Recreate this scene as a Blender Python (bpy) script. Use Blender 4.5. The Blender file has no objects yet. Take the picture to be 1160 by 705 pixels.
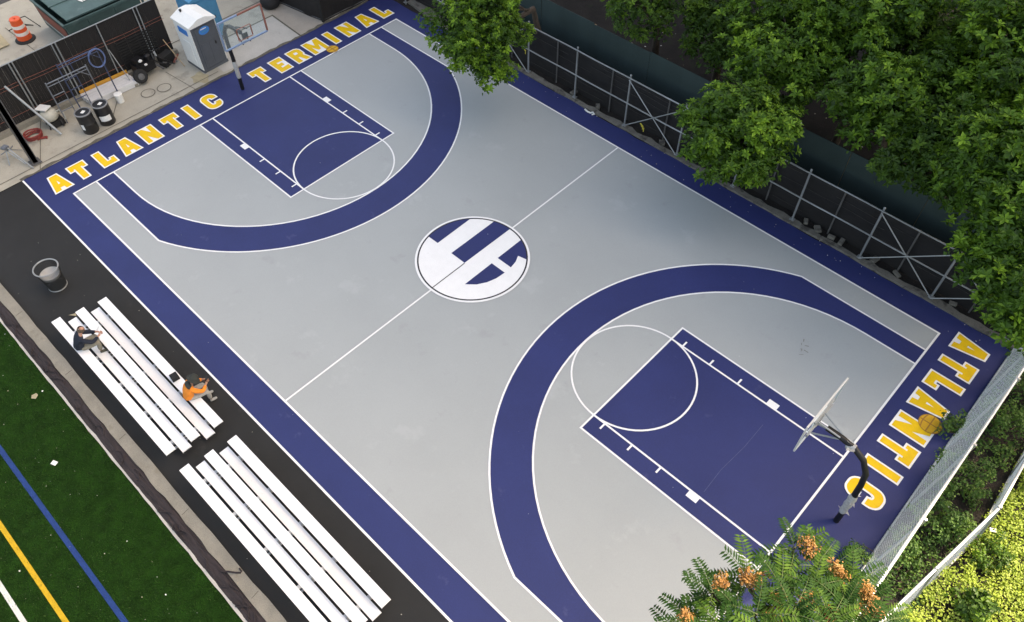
import bpy, math, random
from mathutils import Vector, Matrix, noise as mnoise
from mathutils.geometry import tessellate_polygon
R_ = math.radians
sc = bpy.context.scene
COL = sc.collection
V = Vector

# ------------------------------------------------------------------ materials
def new_mat(name):
    m = bpy.data.materials.new(name); m.use_nodes = True
    nt = m.node_tree; nt.nodes.clear()
    out = nt.nodes.new('ShaderNodeOutputMaterial')
    b = nt.nodes.new('ShaderNodeBsdfPrincipled')
    nt.links.new(b.outputs[0], out.inputs[0])
    return m, nt, b, out

def ramp(nt, a, b, p0=0.3, p1=0.7):
    r = nt.nodes.new('ShaderNodeValToRGB')
    r.color_ramp.elements[0].position = p0; r.color_ramp.elements[1].position = p1
    r.color_ramp.elements[0].color = (*a, 1); r.color_ramp.elements[1].color = (*b, 1)
    return r

def noise_node(nt, scale, detail=4, rough=.6, coord='Object', stretch=None):
    tc = nt.nodes.new('ShaderNodeTexCoord')
    n = nt.nodes.new('ShaderNodeTexNoise')
    n.inputs['Scale'].default_value = scale; n.inputs['Detail'].default_value = detail
    n.inputs['Roughness'].default_value = rough
    if stretch:
        mp = nt.nodes.new('ShaderNodeMapping'); mp.inputs['Scale'].default_value = stretch
        nt.links.new(tc.outputs[coord], mp.inputs[0]); nt.links.new(mp.outputs[0], n.inputs[0])
    else:
        nt.links.new(tc.outputs[coord], n.inputs[0])
    return n

def mixc(nt, fac, a, b, mode='MIX'):
    m = nt.nodes.new('ShaderNodeMix'); m.data_type = 'RGBA'; m.blend_type = mode
    for i, v in ((0, fac), (6, a), (7, b)):
        if isinstance(v, (int, float)): m.inputs[i].default_value = v
        elif isinstance(v, tuple): m.inputs[i].default_value = (*v, 1)
        else: nt.links.new(v, m.inputs[i])
    return m.outputs[2]

def M(name, col, rough=.75, var=.12, scale=5, fine=.06, fscale=60, metal=0., bump=0., bscale=80, spec=.4, stains=None, stretch=None):
    m, nt, b, out = new_mat(name)
    lo = tuple(c*(1-var) for c in col); hi = tuple(min(1, c*(1+var)) for c in col)
    n = noise_node(nt, scale, stretch=stretch); r = ramp(nt, lo, hi); nt.links.new(n.outputs[0], r.inputs[0])
    c = r.outputs[0]
    if fine:
        n2 = noise_node(nt, fscale, 2)
        r2 = ramp(nt, (1-fine*2,)*3, (1+fine*2,)*3, .25, .75); nt.links.new(n2.outputs[0], r2.inputs[0])
        c = mixc(nt, 1.0, c, r2.outputs[0], 'MULTIPLY')
    if stains:
        for scol, sscale, thr, amt in stains:
            n3 = noise_node(nt, sscale, 5, .65)
            r3 = ramp(nt, (0, 0, 0), (amt,)*3, thr, thr+.09); nt.links.new(n3.outputs[0], r3.inputs[0])
            c = mixc(nt, r3.outputs[0], c, scol)
    nt.links.new(c, b.inputs['Base Color'])
    b.inputs['Roughness'].default_value = rough; b.inputs['Metallic'].default_value = metal
    b.inputs['Specular IOR Level'].default_value = spec
    if bump:
        n4 = noise_node(nt, bscale, 3); bp = nt.nodes.new('ShaderNodeBump')
        bp.inputs['Strength'].default_value = bump; bp.inputs['Distance'].default_value = .02
        nt.links.new(n4.outputs[0], bp.inputs['Height']); nt.links.new(bp.outputs[0], b.inputs['Normal'])
    return m

def leaf_mat(name, dark, mid, bright, trans=.35, rough=.5, p=(.0, .55, 1.), spec=.3):
    m, nt, b, out = new_mat(name)
    g = nt.nodes.new('ShaderNodeNewGeometry')
    r = nt.nodes.new('ShaderNodeValToRGB')
    e = r.color_ramp.elements; e[0].position = p[0]; e[0].color = (*dark, 1); e[1].position = p[2]; e[1].color = (*bright, 1)
    k = e.new(p[1]); k.color = (*mid, 1)
    at = nt.nodes.new('ShaderNodeAttribute'); at.attribute_name = 'tint'
    mt = nt.nodes.new('ShaderNodeMath'); mt.operation = 'MULTIPLY_ADD'
    nt.links.new(g.outputs['Random Per Island'], mt.inputs[0]); mt.inputs[1].default_value = .35
    nt.links.new(at.outputs['Fac'], mt.inputs[2])
    nt.links.new(mt.outputs[0], r.inputs[0])
    nt.links.new(r.outputs[0], b.inputs['Base Color'])
    b.inputs['Roughness'].default_value = rough; b.inputs['Specular IOR Level'].default_value = spec
    tr = nt.nodes.new('ShaderNodeBsdfTranslucent')
    nt.links.new(mixc(nt, 1., r.outputs[0], (1.15, 1.25, .5), 'MULTIPLY'), tr.inputs[0])
    mx = nt.nodes.new('ShaderNodeMixShader'); mx.inputs[0].default_value = trans
    nt.links.new(b.outputs[0], mx.inputs[1]); nt.links.new(tr.outputs[0], mx.inputs[2])
    nt.links.new(mx.outputs[0], out.inputs[0])
    return m

def net_mat(name, col, see=.12):
    m, nt, b, out = new_mat(name)
    n = noise_node(nt, 3, 4, stretch=(1, 1, 3)); r = ramp(nt, tuple(c*.7 for c in col), tuple(c*1.5 for c in col))
    nt.links.new(n.outputs[0], r.inputs[0]); nt.links.new(r.outputs[0], b.inputs['Base Color'])
    b.inputs['Roughness'].default_value = .7
    t = nt.nodes.new('ShaderNodeBsdfTransparent'); mx = nt.nodes.new('ShaderNodeMixShader')
    n2 = noise_node(nt, 1.2, 4); r2 = ramp(nt, (see*.4,)*3, (see*1.8,)*3)
    nt.links.new(n2.outputs[0], r2.inputs[0]); nt.links.new(r2.outputs[0], mx.inputs[0])
    nt.links.new(b.outputs[0], mx.inputs[1]); nt.links.new(t.outputs[0], mx.inputs[2])
    nt.links.new(mx.outputs[0], out.inputs[0])
    return m

def clear_mat(name):
    m, nt, b, out = new_mat(name)
    b.inputs['Base Color'].default_value = (.75, .85, .9, 1); b.inputs['Roughness'].default_value = .08
    t = nt.nodes.new('ShaderNodeBsdfTransparent'); t.inputs[0].default_value = (.93, .975, .99, 1)
    mx = nt.nodes.new('ShaderNodeMixShader'); mx.inputs[0].default_value = .93
    nt.links.new(b.outputs[0], mx.inputs[1]); nt.links.new(t.outputs[0], mx.inputs[2]); nt.links.new(mx.outputs[0], out.inputs[0])
    return m

GREY = (.343, .366, .365)
MT = dict(
    crack=M('crack_line', (.09, .10, .2), .7, .2, 9), scuff=M('scuff_brown', (.2, .19, .17), .8, .2, 9),
    footing=M('footing_concrete', (.15, .14, .12), .9, .25, 3, .12, 40, bump=.4, stains=[((.05, .045, .04), 2.5, .54, .8)]),
    court_grey=M('court_grey', GREY, .62, .035, .35, .02, 40, spec=.35, stains=[((.27, .275, .28), 1.1, .62, .3), ((.43, .45, .45), .8, .6, .35), ((.14, .13, .11), 5.5, .735, .55)]),
    court_blue=M('court_blue', (.0178, .028, .120), .6, .1, .5, .05, 35, spec=.35, stains=[((.09, .09, .2), 1.6, .64, .35), ((.14, .14, .2), 9, .74, .45)]),
    line=M('line_paint', (.8, .8, .79), .6, .03, 3, .03, 40),
    yellow=M('letter_yellow', (.80, .50, .010), .6, .07, 4, .03, 40),
    ball_orange=M('ball_orange', (.66, .37, .025), .6, .08, 6, .03, 40),
    ball_brown=M('ball_brown', (.36, .17, .03), .65, .05, 6),
    black_paint=M('black_paint', (.02, .02, .028), .6, .1, 6),
    asphalt=M('asphalt', (.0165, .0172, .0175), .85, .14, .8, .22, 90, bump=.25, bscale=150, stains=[((.05, .05, .048), .9, .62, .3), ((.012, .012, .012), 1.7, .66, .4)]),
    concrete=M('concrete', (.37, .345, .285), .85, .09, 1.1, .07, 45, bump=.15, bscale=90, stains=[((.22, .2, .165), 1.3, .56, .5), ((.12, .11, .095), 3.1, .66, .55), ((.5, .48, .42), 2.3, .64, .5)]),
    concrete_pale=M('concrete_pale', (.42, .405, .37), .85, .07, 1.4, .06, 45, bump=.12, stains=[((.3, .28, .24), 2.3, .6, .5), ((.16, .15, .13), 5, .7, .5)]),
    paving=M('beige_paving', (.33, .295, .25), .85, .08, 1.6, .06, 50, stains=[((.2, .18, .15), 2.5, .62, .5)]),
    seam=M('seam_dirt', (.11, .1, .08), .9, .3, 9),
    kerb=M('kerb_concrete', (.235, .218, .18), .9, .14, 2.2, .1, 40, bump=.3, stains=[((.19, .17, .13), 3, .58, .6), ((.40, .34, .22), 4.3, .66, .5)]),
    netting=M('netting_cloth', (.03, .023, .025), .85, .35, 5, .25, 90, bump=.5, bscale=60, stretch=(.6, 4, 1)),
    turf=M('turf_base', (.009, .036, .004), .9, .35, 2.6, .5, 45, bump=.9, bscale=120, spec=.1, stains=[((.014, .05, .012), 9, .6, .5)]),
    blade=leaf_mat('turf_blade', (.006, .023, .002), (.015, .055, .006), (.04, .105, .016), .15, .6),
    turf_blue=M('turf_blue', (.008, .04, .17), .9, .15, 8, .3, 90, bump=.6),
    turf_yellow=M('turf_yellow', (.55, .34, .02), .9, .12, 8, .25, 90, bump=.6),
    turf_white=M('turf_white', (.6, .62, .58), .9, .1, 8, .2, 90, bump=.6),
    soil=M('soil', (.019, .0155, .013), .95, .4, 1.4, .35, 30, bump=.7, bscale=25, stains=[((.045, .038, .03), 2.2, .62, .5), ((.02, .03, .012), 1.2, .6, .6)]),
    road=M('road', (.055, .055, .055), .9, .12, 1, .15, 80),
    alum=M('aluminium_plank', (.8, .805, .81), .55, .03, 3, .035, 60, metal=.0, spec=.4, stains=[((.6, .6, .6), 6, .62, .35)]),
    alum_leg=M('aluminium_leg', (.5, .51, .52), .45, .05, 4, metal=.6),
    galv=M('galvanised_pipe', (.32, .34, .35), .45, .12, 4, .06, 50, metal=.55, stains=[((.16, .12, .09), 5, .66, .5)]),
    galv_dark=M('dull_pipe', (.12, .12, .12), .6, .2, 4, metal=.4),
    wire=M('bright_wire', (.62, .64, .64), .45, .06, 4, metal=.4),
    white_pipe=M('pale_pipe', (.55, .56, .55), .45, .06, 4, metal=.3),
    net_black=net_mat('black_netting', (.008, .0072, .008), .06),
    net_wire=M('net_line', (.05, .046, .046), .7, .3, 6),
    slat=M('privacy_slat', (.012, .0105, .0105), .7, .35, 3, stretch=(1, 9, .6)),
    plywood=M('hoarding_green', (.034, .057, .057), .75, .12, 1.2, .08, 40, stains=[((.045, .075, .078), 2.2, .62, .5), ((.014, .022, .02), 1.5, .64, .5)], stretch=(1, 1, .5)),
    steel_black=M('black_steel', (.008, .008, .0095), .45, .2, 6, spec=.35),
    tape=M('duct_tape', (.42, .42, .41), .5, .2, 14, .12, 60, bump=.8, bscale=25, metal=.2),
    frame_blue=M('frame_blue', (.22, .30, .45), .45, .1, 6, metal=.3),
    frame_red=M('frame_red', (.27, .105, .08), .5, .2, 6, metal=.2),
    clear=clear_mat('clear_acrylic'),
    rubber=M('rubber', (.014, .014, .014), .75, .2, 8),
    orange=M('barrel_orange', (.72, .10, .03), .5, .08, 5, stains=[((.3, .08, .04), 5, .66, .4)]),
    reflect=M('reflective_white', (.75, .72, .66), .4, .06, 6),
    green_steel=M('dumpster_green', (.055, .105, .10), .6, .15, 2, .06, 40, stains=[((.12, .17, .165), 1.6, .58, .6), ((.12, .06, .035), 3, .68, .6)]),
    red_band=M('dumpster_red', (.2, .05, .035), .6, .15, 3, stains=[((.05, .05, .05), 4, .64, .5)]),
    potty_white=M('potty_white', (.78, .78, .75), .5, .03, 3, stains=[((.55, .53, .48), 3, .68, .3)]),
    potty_grey=M('potty_grey', (.085, .095, .11), .55, .08, 4, spec=.4),
    potty_blue=M('potty_blue', (.05, .23, .40), .5, .08, 4),
    sign_blue=M('sign_blue', (.03, .2, .55), .5, .05, 8),
    bucket_black=M('bucket_black', (.012, .012, .013), .4, .1, 8, spec=.5),
    bucket_white=M('bucket_white', (.75, .75, .72), .5, .05, 8, stains=[((.4, .38, .34), 7, .66, .4)]),
    lid=M('lid_grey', (.2, .205, .21), .5, .1, 9),
    label=M('label_white', (.7, .7, .68), .6, .05, 9),
    scaffold=M('scaffold_blue', (.055, .075, .14), .5, .2, 6, metal=.3, stains=[((.3, .3, .3), 9, .62, .6)]),
    scaffold_grey=M('scaffold_grey', (.2, .22, .25), .5, .15, 6, metal=.5),
    rope=M('rope_blue', (.10, .15, .30), .7, .2, 12),
    plank=M('pale_plank', (.62, .62, .62), .6, .1, 3, .05, 40, stretch=(6, .7, 1)),
    amber=M('amber_edge', (.55, .27, .04), .6, .1, 6),
    hose_red=M('hose_red', (.22, .035, .03), .6, .2, 8),
    wood=M('light_wood', (.4, .28, .16), .7, .15, 6),
    beige=M('beige_plastic', (.42, .41, .35), .55, .1, 6, stains=[((.2, .18, .14), 6, .62, .5)]),
    tan=M('tan_board', (.36, .31, .2), .8, .15, 4),
    liner=M('bin_liner', (.36, .36, .35), .5, .06, 9, bump=.5, bscale=14),
    bin=M('bin_steel', (.30, .31, .31), .5, .12, 8, metal=.35),
    bin_dark=M('bin_steel_dark', (.035, .036, .036), .5, .12, 8, metal=.2),
    skin=M('skin', (.42, .22, .15), .55, .06, 20),
    skin2=M('skin_tan', (.36, .19, .12), .55, .06, 20),
    navy=M('navy_knit', (.010, .015, .028), .85, .15, 12, .1, 90),
    khaki=M('khaki_cloth', (.21, .195, .155), .85, .12, 12, .08, 90),
    grey_cloth=M('grey_cloth', (.33, .32, .29), .85, .1, 12, .08, 90),
    orange_cloth=M('orange_cloth', (.78, .23, .025), .75, .08, 10, .05, 80),
    charcoal=M('charcoal_cloth', (.03, .034, .03), .85, .15, 12),
    hair=M('brown_hair', (.10, .07, .05), .8, .3, 60),
    shoe=M('shoe_grey', (.3, .3, .29), .7, .1, 20),
    shoe_dark=M('shoe_olive', (.07, .07, .05), .7, .1, 20),
    phone=M('phone_black', (.02, .02, .025), .25, .1, 9),
    bag=M('bag_black', (.012, .012, .013), .75, .3, 20, bump=.5, bscale=40),
    bark=M('bark', (.085, .065, .048), .9, .3, 7, .2, 40, bump=.8, bscale=30, stretch=(1, 1, .3)),
    leaf=leaf_mat('tree_leaf', (.018, .045, .009), (.075, .165, .016), (.28, .46, .045), .28),
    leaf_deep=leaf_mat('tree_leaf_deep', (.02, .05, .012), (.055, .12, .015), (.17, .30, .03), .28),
    leaf_fern=leaf_mat('pinnate_leaf', (.008, .030, .007), (.021, .062, .010), (.085, .155, .022), .2, .65, spec=.12),
    leaf_shrub=leaf_mat('shrub_leaf', (.035, .08, .02), (.07, .15, .03), (.17, .27, .06), .3),
    leaf_lime=leaf_mat('lime_leaf', (.13, .20, .03), (.28, .37, .055), (.45, .52, .13), .35),
    seeds=leaf_mat('seed_orange', (.19, .085, .025), (.33, .165, .05), (.42, .26, .10), .2),
    stem=M('green_stem', (.05, .085, .02), .7, .15, 9),
    paper=M('paper_white', (.75, .75, .72), .7, .05, 9),
    litter=leaf_mat('litter', (.2, .16, .09), (.45, .42, .35), (.8, .8, .76), .05),
    yellow_tape=M('yellow_tape', (.5, .42, .06), .5, .1, 9),
    brick=M('shade_tower_brick', (.30, .19, .14), .85, .1, .2, .1, 8),
    window=M('shade_tower_window', (.05, .06, .07), .2, .1, 2, spec=.6),
    stick=M('dead_wood', (.085, .06, .042), .9, .3, 8),
)

# ------------------------------------------------------------------ mesh builder
class MB:
    def __init__(s): s.v = []; s.f = []; s.mi = []; s.mats = []; s.cur = 0; s.tint = None; s.t = 0.
    def mat(s, name):
        m = MT[name]
        if m not in s.mats: s.mats.append(m)
        s.cur = s.mats.index(m); return s
    def add(s, vs, fs):
        o = len(s.v); s.v += [tuple(p) for p in vs]
        s.f += [tuple(i+o for i in f) for f in fs]; s.mi += [s.cur]*len(fs)
        if s.tint is not None: s.tint += [s.t]*len(vs)
        return s
    def box(s, c, size, rz=0., mtx=None):
        x, y, z = (d/2 for d in size)
        vs = [V((sx*x, sy*y, sz*z)) for sx in (-1, 1) for sy in (-1, 1) for sz in (-1, 1)]
        m = mtx if mtx is not None else Matrix.Rotation(rz, 3, 'Z')
        vs = [m @ p + V(c) for p in vs]
        return s.add(vs, [(0, 1, 3, 2), (4, 6, 7, 5), (0, 4, 5, 1), (2, 3, 7, 6), (0, 2, 6, 4), (1, 5, 7, 3)])
    def bar(s, a, b, w, h=None):
        a = V(a); b = V(b); d = (b-a); L = d.length; d.normalize()
        q = d.to_track_quat('X', 'Z').to_matrix()
        return s.box((a+b)/2, (L, w, h or w), mtx=q)
    def tube(s, pts, r, n=8, cap=True, close=False):
        pts = [V(p) for p in pts]; N = len(pts)
        rs = r if isinstance(r, (list, tuple)) else [r]*N
        vs = []; fs = []
        up = None
        for i, p in enumerate(pts):
            if close: t = pts[(i+1) % N]-pts[i-1]
            else: t = pts[min(i+1, N-1)]-pts[max(i-1, 0)]
            t.normalize()
            if up is None: up = t.orthogonal().normalized()
            up = (up - t*up.dot(t)).normalized(); w = t.cross(up)
            for k in range(n):
                a = 2*math.pi*k/n; vs.append(p+(up*math.cos(a)+w*math.sin(a))*rs[i])
        for i in range(N if close else N-1):
            j = (i+1) % N
            for k in range(n):
                l = (k+1) % n; fs.append((i*n+k, i*n+l, j*n+l, j*n+k))
        if cap and not close:
            fs.append(tuple(range(n-1, -1, -1))); fs.append(tuple((N-1)*n+k for k in range(n)))
        return s.add(vs, fs)
    def lathe(s, c, prof, n=20, cap=True, tilt=None):
        vs = []; fs = []; c = V(c)
        for (r, z) in prof:
            for k in range(n):
                a = 2*math.pi*k/n; p = V((r*math.cos(a), r*math.sin(a), z))
                if tilt is not None: p = tilt @ p
                vs.append(c+p)
        for i in range(len(prof)-1):
            for k in range(n):
                l = (k+1) % n; fs.append((i*n+k, i*n+l, (i+1)*n+l, (i+1)*n+k))
        if cap:
            fs.append(tuple(range(n-1, -1, -1))); fs.append(tuple((len(prof)-1)*n+k for k in range(n)))
        return s.add(vs, fs)
    def poly(s, pts, z=0.):
        vs = [V((p[0], p[1], z)) for p in pts]
        tr = tessellate_polygon([vs]); fs = []
        for a, b, c in tr:
            n = (vs[b]-vs[a]).cross(vs[c]-vs[a])
            if abs(n.z) < 1e-12: continue
            fs.append((a, b, c) if n.z > 0 else (a, c, b))
        return s.add(vs, fs)
    def slab(s, pts, z0, z1):                                    # polygon (ccw) with thickness
        n = len(pts); s.poly(pts, z1)
        vs = [V((p[0], p[1], z)) for z in (z0, z1) for p in pts]
        return s.add(vs, [(i, (i+1) % n, n+(i+1) % n, n+i) for i in range(n)])
    def strip(s, pts, w, z=0., close=False):
        pts = [V((p[0], p[1], 0)) for p in pts]; N = len(pts); vs = []; fs = []
        for i, p in enumerate(pts):
            a = pts[i-1] if (i or close) else None; b = pts[(i+1) % N] if (i < N-1 or close) else None
            d1 = (p-a).normalized() if a is not None else None; d2 = (b-p).normalized() if b is not None else None
            if d1 is None: d1 = d2
            if d2 is None: d2 = d1
            n1 = V((-d1.y, d1.x, 0)); n2 = V((-d2.y, d2.x, 0)); m = (n1+n2); m.normalize()
            k = w/2/max(.3, m.dot(n1))
            vs += [p+m*k+V((0, 0, z)), p-m*k+V((0, 0, z))]
        for i in range(N if close else N-1):
            j = (i+1) % N; fs.append((2*i, 2*i+1, 2*j+1, 2*j))
        return s.add(vs, fs)
    def build(s, name, mat=None, parent=None, smooth=False, local=False):
        me = bpy.data.meshes.new(name)
        v = s.v
        if parent is not None and not local:
            o = root_loc(parent); v = [(p[0]-o[0], p[1]-o[1], p[2]-o[2]) for p in v]
        me.from_pydata(v, [], s.f)
        mats = s.mats or [MT[mat]]
        for m in mats: me.materials.append(m)
        if s.mats: me.polygons.foreach_set('material_index', s.mi)
        if s.tint is not None:
            at = me.attributes.new('tint', 'FLOAT', 'POINT'); at.data.foreach_set('value', s.tint)
        if smooth:
            me.polygons.foreach_set('use_smooth', [True]*len(s.f)); me.set_sharp_from_angle(angle=R_(45))
        me.update()
        o = bpy.data.objects.new(name, me); COL.objects.link(o)
        if parent is not None: o.parent = parent
        return o

def root_loc(o):
    l = V((0, 0, 0))
    while o is not None: l = l+o.location; o = o.parent
    return l

def tag(o, label=None, cat=None, group=None, kind=None):
    if label: o['label'] = label
    if cat: o['category'] = cat
    if group: o['group'] = group
    if kind: o['kind'] = kind
    return o

def thing(name, label, cat, loc=(0, 0, 0), group=None, rz=0.):
    o = bpy.data.objects.new(name, None); COL.objects.link(o); o.location = loc; o.rotation_euler.z = rz
    o.empty_display_size = .2
    return tag(o, label, cat, group)

def part(mb, name, mat=None, parent=None, smooth=False, local=False): return mb.build(name, mat, parent, smooth, local)
def copy_tree(o, parent=None):
    c = o.copy(); COL.objects.link(c)
    if parent is not None: c.parent = parent
    for ch in list(o.children): copy_tree(ch, c)
    return c
def rect(x0, x1, y0, y1): return [(x0, y0), (x1, y0), (x1, y1), (x0, y1)]
def jag(x0, x1, y, amp, step, rnd):                                # an uneven edge along x
    n = max(2, int(abs(x1-x0)/step)); return [(x0+(x1-x0)*i/n, y+rnd.uniform(-amp, amp)) for i in range(n+1)]

L, W = 25.0, 15.15
YC = W/2
FT, KO, KI, LW = 5.78, 2.394, 1.829, .055

# ------------------------------------------------------------------ the ground and paved areas
rnd = random.Random(3)
tag(MB().poly(rect(-300, 330, -300, 330), -.03).build('ground', 'soil'), kind='structure')
tag(MB().poly(rect(-1.97, 60, -3.75, -.93), 0).build('asphalt_strip', 'asphalt'), kind='structure')
pv = MB()
pv.poly([(-14, -60), (-1.97, -60), (-2.02, 4), (-2.12, 12.6), (-2.1, 60), (-14, 60)], 0.004)
pv = tag(pv.build('pavement', 'concrete'), kind='structure')
part(MB().poly([(-4.25, 7.75), (-2.25, 7.75), (-1.98, 11.45), (-4.2, 11.55)], .010), 'pale_concrete_bay', 'concrete_pale', pv)
part(MB().poly([(-9, 11.66), (-2.16, 11.56), (-2.16, 40), (-9, 40)], .009), 'beige_paving_bay', 'paving', pv)
sm = MB()
zz = .013
for pts, w in (([(-4.3, 7.7), (-4.26, 11.6), (-2.1, 11.5)], .07), ([(-2.7, 2.95), (-4.4, 4.3)], .03), ([(-2.05, -.25), (-4.9, 1.15)], .03), ([(-2.1, 6.3), (-4.0, 6.1)], .025),
               ([(-2.35, -6), (-2.4, 4), (-2.45, 7.6)], .03), ([(-5.6, -6), (-5.6, 12)], .05), ([(-9, 2.2), (-5.6, 2.3)], .03), ([(-9.4, 4), (-9.4, -8)], .03), ([(-12, 3.0), (-9.4, 3.1)], .03)):
    sm.strip(pts, w, zz); zz += .001
part(sm, 'paving_seam', 'seam', pv)
for q, (x, y) in enumerate(((-3.26, 4.86), (-3.1, 5.49))):
    mc = MB(); mc.mat('concrete').lathe((x, y, .0145+q*.003), [(.27, 0), (.27, .004)], 24)
    mc.mat('seam').strip([(x+.27*math.cos(a), y+.27*math.sin(a)) for a in [i*math.pi/14 for i in range(28)]], .035, .021+q*.003, True)
    part(mc, 'round_cover', None, pv)
st = MB(); st.poly([(-2.62+.42*math.cos(a)*(1+.25*math.sin(3*a+1)), 6.85+.32*math.sin(a)*(1+.2*math.cos(5*a))) for a in [i*math.pi/15 for i in range(30)]], .016)
part(st, 'paint_spill', 'tan', pv)
tag(MB().poly(rect(-40, -14, -200, 200), .0).build('road', 'road'), kind='structure')
# worn dirt edge between the pavement and the court
eb = MB(); e0 = [(-1.99+rnd.uniform(-.05, .03), y*.25-1) for y in range(0, 66)]; e1 = [(-2.12+rnd.uniform(-.07, .05), y*.25-1) for y in range(65, -1, -1)]
eb.poly(e0+e1, .0165); part(eb, 'dirty_paving_edge', 'seam', pv)

# kerb, netting and turf on the near side
kb = MB(); pts = jag(-6, 45, -3.98, .025, .35, rnd)+jag(45, -6, -3.66, .018, .6, rnd)
kb.slab(pts, -.02, .10)
kb = tag(kb.build('concrete_kerb', 'kerb'), kind='structure')
ks = MB()
for x in (3.9, 7.1, 10.2, 13.4, 16.5): ks.strip([(x, -3.70), (x+.03, -3.92)], .02, .104)
part(ks, 'kerb_joint', 'seam', kb)
nt_ = MB(); NX, NY = 420, 16
vs = []; fs = []
for i in range(NX+1):
    x = -6+51*i/NX
    for j in range(NY+1):
        u = j/NY; y = -4.31+.38*u + .018*mnoise.noise(V((x*.5, u*3, 0)))*(1 if 0 < j else .3)
        z = .05+.04*math.sin(math.pi*u)+.022*mnoise.noise(V((x*.5, u*7, 1)))+.03*mnoise.noise(V((x*1.6, u*14, 4)))
        vs.append((x, y, max(z, .012)))
for i in range(NX):
    for j in range(NY):
        a = i*(NY+1)+j; fs.append((a, a+NY+1, a+NY+2, a+1))
nt_.add(vs, fs)
for k in range(30):                                                # loose folds and cords on the bundle
    x = rnd.uniform(2, 18); p = [V((x+t*.5*rnd.uniform(.6, 1), -4.18+.12*math.sin(t*3+k)+.03*t, .12+.03*math.sin(5*t+k))) for t in [i/6 for i in range(7)]]
    nt_.tube(p, .008+.012*rnd.random(), 5)
tag(nt_.build('debris_netting', 'netting', smooth=True), 'long bunched strip of black debris netting between turf and concrete kerb', 'netting')
hk = MB(); hk.tube([(15.45, -4.05, .14), (15.6, -3.93, .17), (15.74, -3.82, .14), (15.82, -3.74, .125), (15.80, -3.70, .125), (15.70, -3.70, .125)], .022, 6)
tag(hk.build('cut_strap', 'netting', smooth=True), 'hooked end of a dark strap lying on the concrete kerb', 'strap')
tag(MB().poly(rect(-40, 60, -60, -4.34), .02).build('turf', 'turf'), kind='structure')
tf = bpy.data.objects['turf']
for nm, m, y0, y1, z in (('blue_turf_line', 'turf_blue', -6.40, -6.27, .032), ('yellow_turf_line', 'turf_yellow', -7.37, -7.25, .032), ('white_turf_line', 'turf_white', -8.07, -7.95, .032)):
    part(MB().poly(rect(-20, 50, y0, y1), z), nm, m, tf)
te = MB(); te.slab(jag(-6, 45, -4.365, .012, .3, rnd)+jag(45, -6, -4.30, .012, .3, rnd), 0, .055)
tag(te.build('turf_edging', 'concrete_pale'), kind='structure')
bl = MB(); bl.tint = []
for _ in range(52000):                                             # short synthetic blades
    x = rnd.uniform(1.5, 19); y = rnd.uniform(-9.5, -4.4)
    if -6.41 < y < -6.26 or -7.38 < y < -7.24 or -8.08 < y < -7.94: 
        if rnd.random() < .8: continue
    if y < -4.4-(x-2.5)*.52+.0 and x < 10 and rnd.random() < 0: continue
    a = rnd.uniform(0, 6.28); h = rnd.uniform(.02, .045); w = rnd.uniform(.006, .013); lx, ly = rnd.uniform(-.03, .03), rnd.uniform(-.03, .03)
    bl.t = .55*rnd.random()+.3*mnoise.noise(V((x*.9, y*.9, 2)))
    c, s = math.cos(a)*w, math.sin(a)*w
    bl.add([(x-c, y-s, .02), (x+c, y+s, .02), (x+lx, y+ly, .02+h)], [(0, 1, 2)])
tag(bl.build('turf_grass', 'blade'), kind='stuff')
lt = MB(); lt.tint = []
def fleck(x, y, z, r):
    a = rnd.uniform(0, 6.28); lt.t = rnd.random()*.9
    pts = [(x+r*rnd.uniform(.5, 1)*math.cos(a+k*1.25), y+r*rnd.uniform(.4, 1)*math.sin(a+k*1.25), z+rnd.uniform(0, .015)) for k in range(5)]
    lt.add(pts, [(0, 1, 2, 3, 4)])
for _ in range(110): fleck(rnd.uniform(3, 18), rnd.uniform(-8.5, -4.45), .06, rnd.uniform(.008, .02) if rnd.random() < .93 else .035)
for _ in range(40): fleck(rnd.uniform(-1.5, 20), rnd.uniform(-3.6, -1.05), .006, rnd.uniform(.008, .022))
for _ in range(50): fleck(rnd.uniform(5, 26.5), rnd.uniform(15.3, 16.2), .03, rnd.uniform(.01, .03))
for _ in range(60): fleck(rnd.uniform(-2, 26), rnd.uniform(-.9, 15), .03, rnd.uniform(.006, .016))
for _ in range(150): fleck(rnd.uniform(8, 24), rnd.uniform(18, 24), .0, rnd.uniform(.02, .07))
tag(lt.build('fallen_litter', 'litter'), kind='stuff')
pp = MB(); pp.box((9.58, -5.5, .075), (.16, .12, .01), .4); tag(pp.build('paper_scrap', 'paper'), 'small white paper scrap on the green turf near blue line', 'paper')
pp = MB(); pp.add([(7.05, -4.93, .07), (7.16, -4.98, .08), (7.26, -4.9, .075), (7.2, -4.79, .1), (7.08, -4.8, .075)], [(0, 1, 2, 3, 4)])
tag(pp.build('crumpled_leaf', 'tan'), 'pale crumpled leaf on the turf below the upper bleacher', 'leaf')
pp = MB(); pp.add([(5.0, -2.78, .012), (5.12, -2.7, .03), (5.22, -2.62, .012), (5.12, -2.58, .03)], [(0, 1, 2, 3)])
tag(pp.build('dry_leaf', 'tan'), 'dry curled leaf on black asphalt between bin and bleacher', 'leaf')

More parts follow.
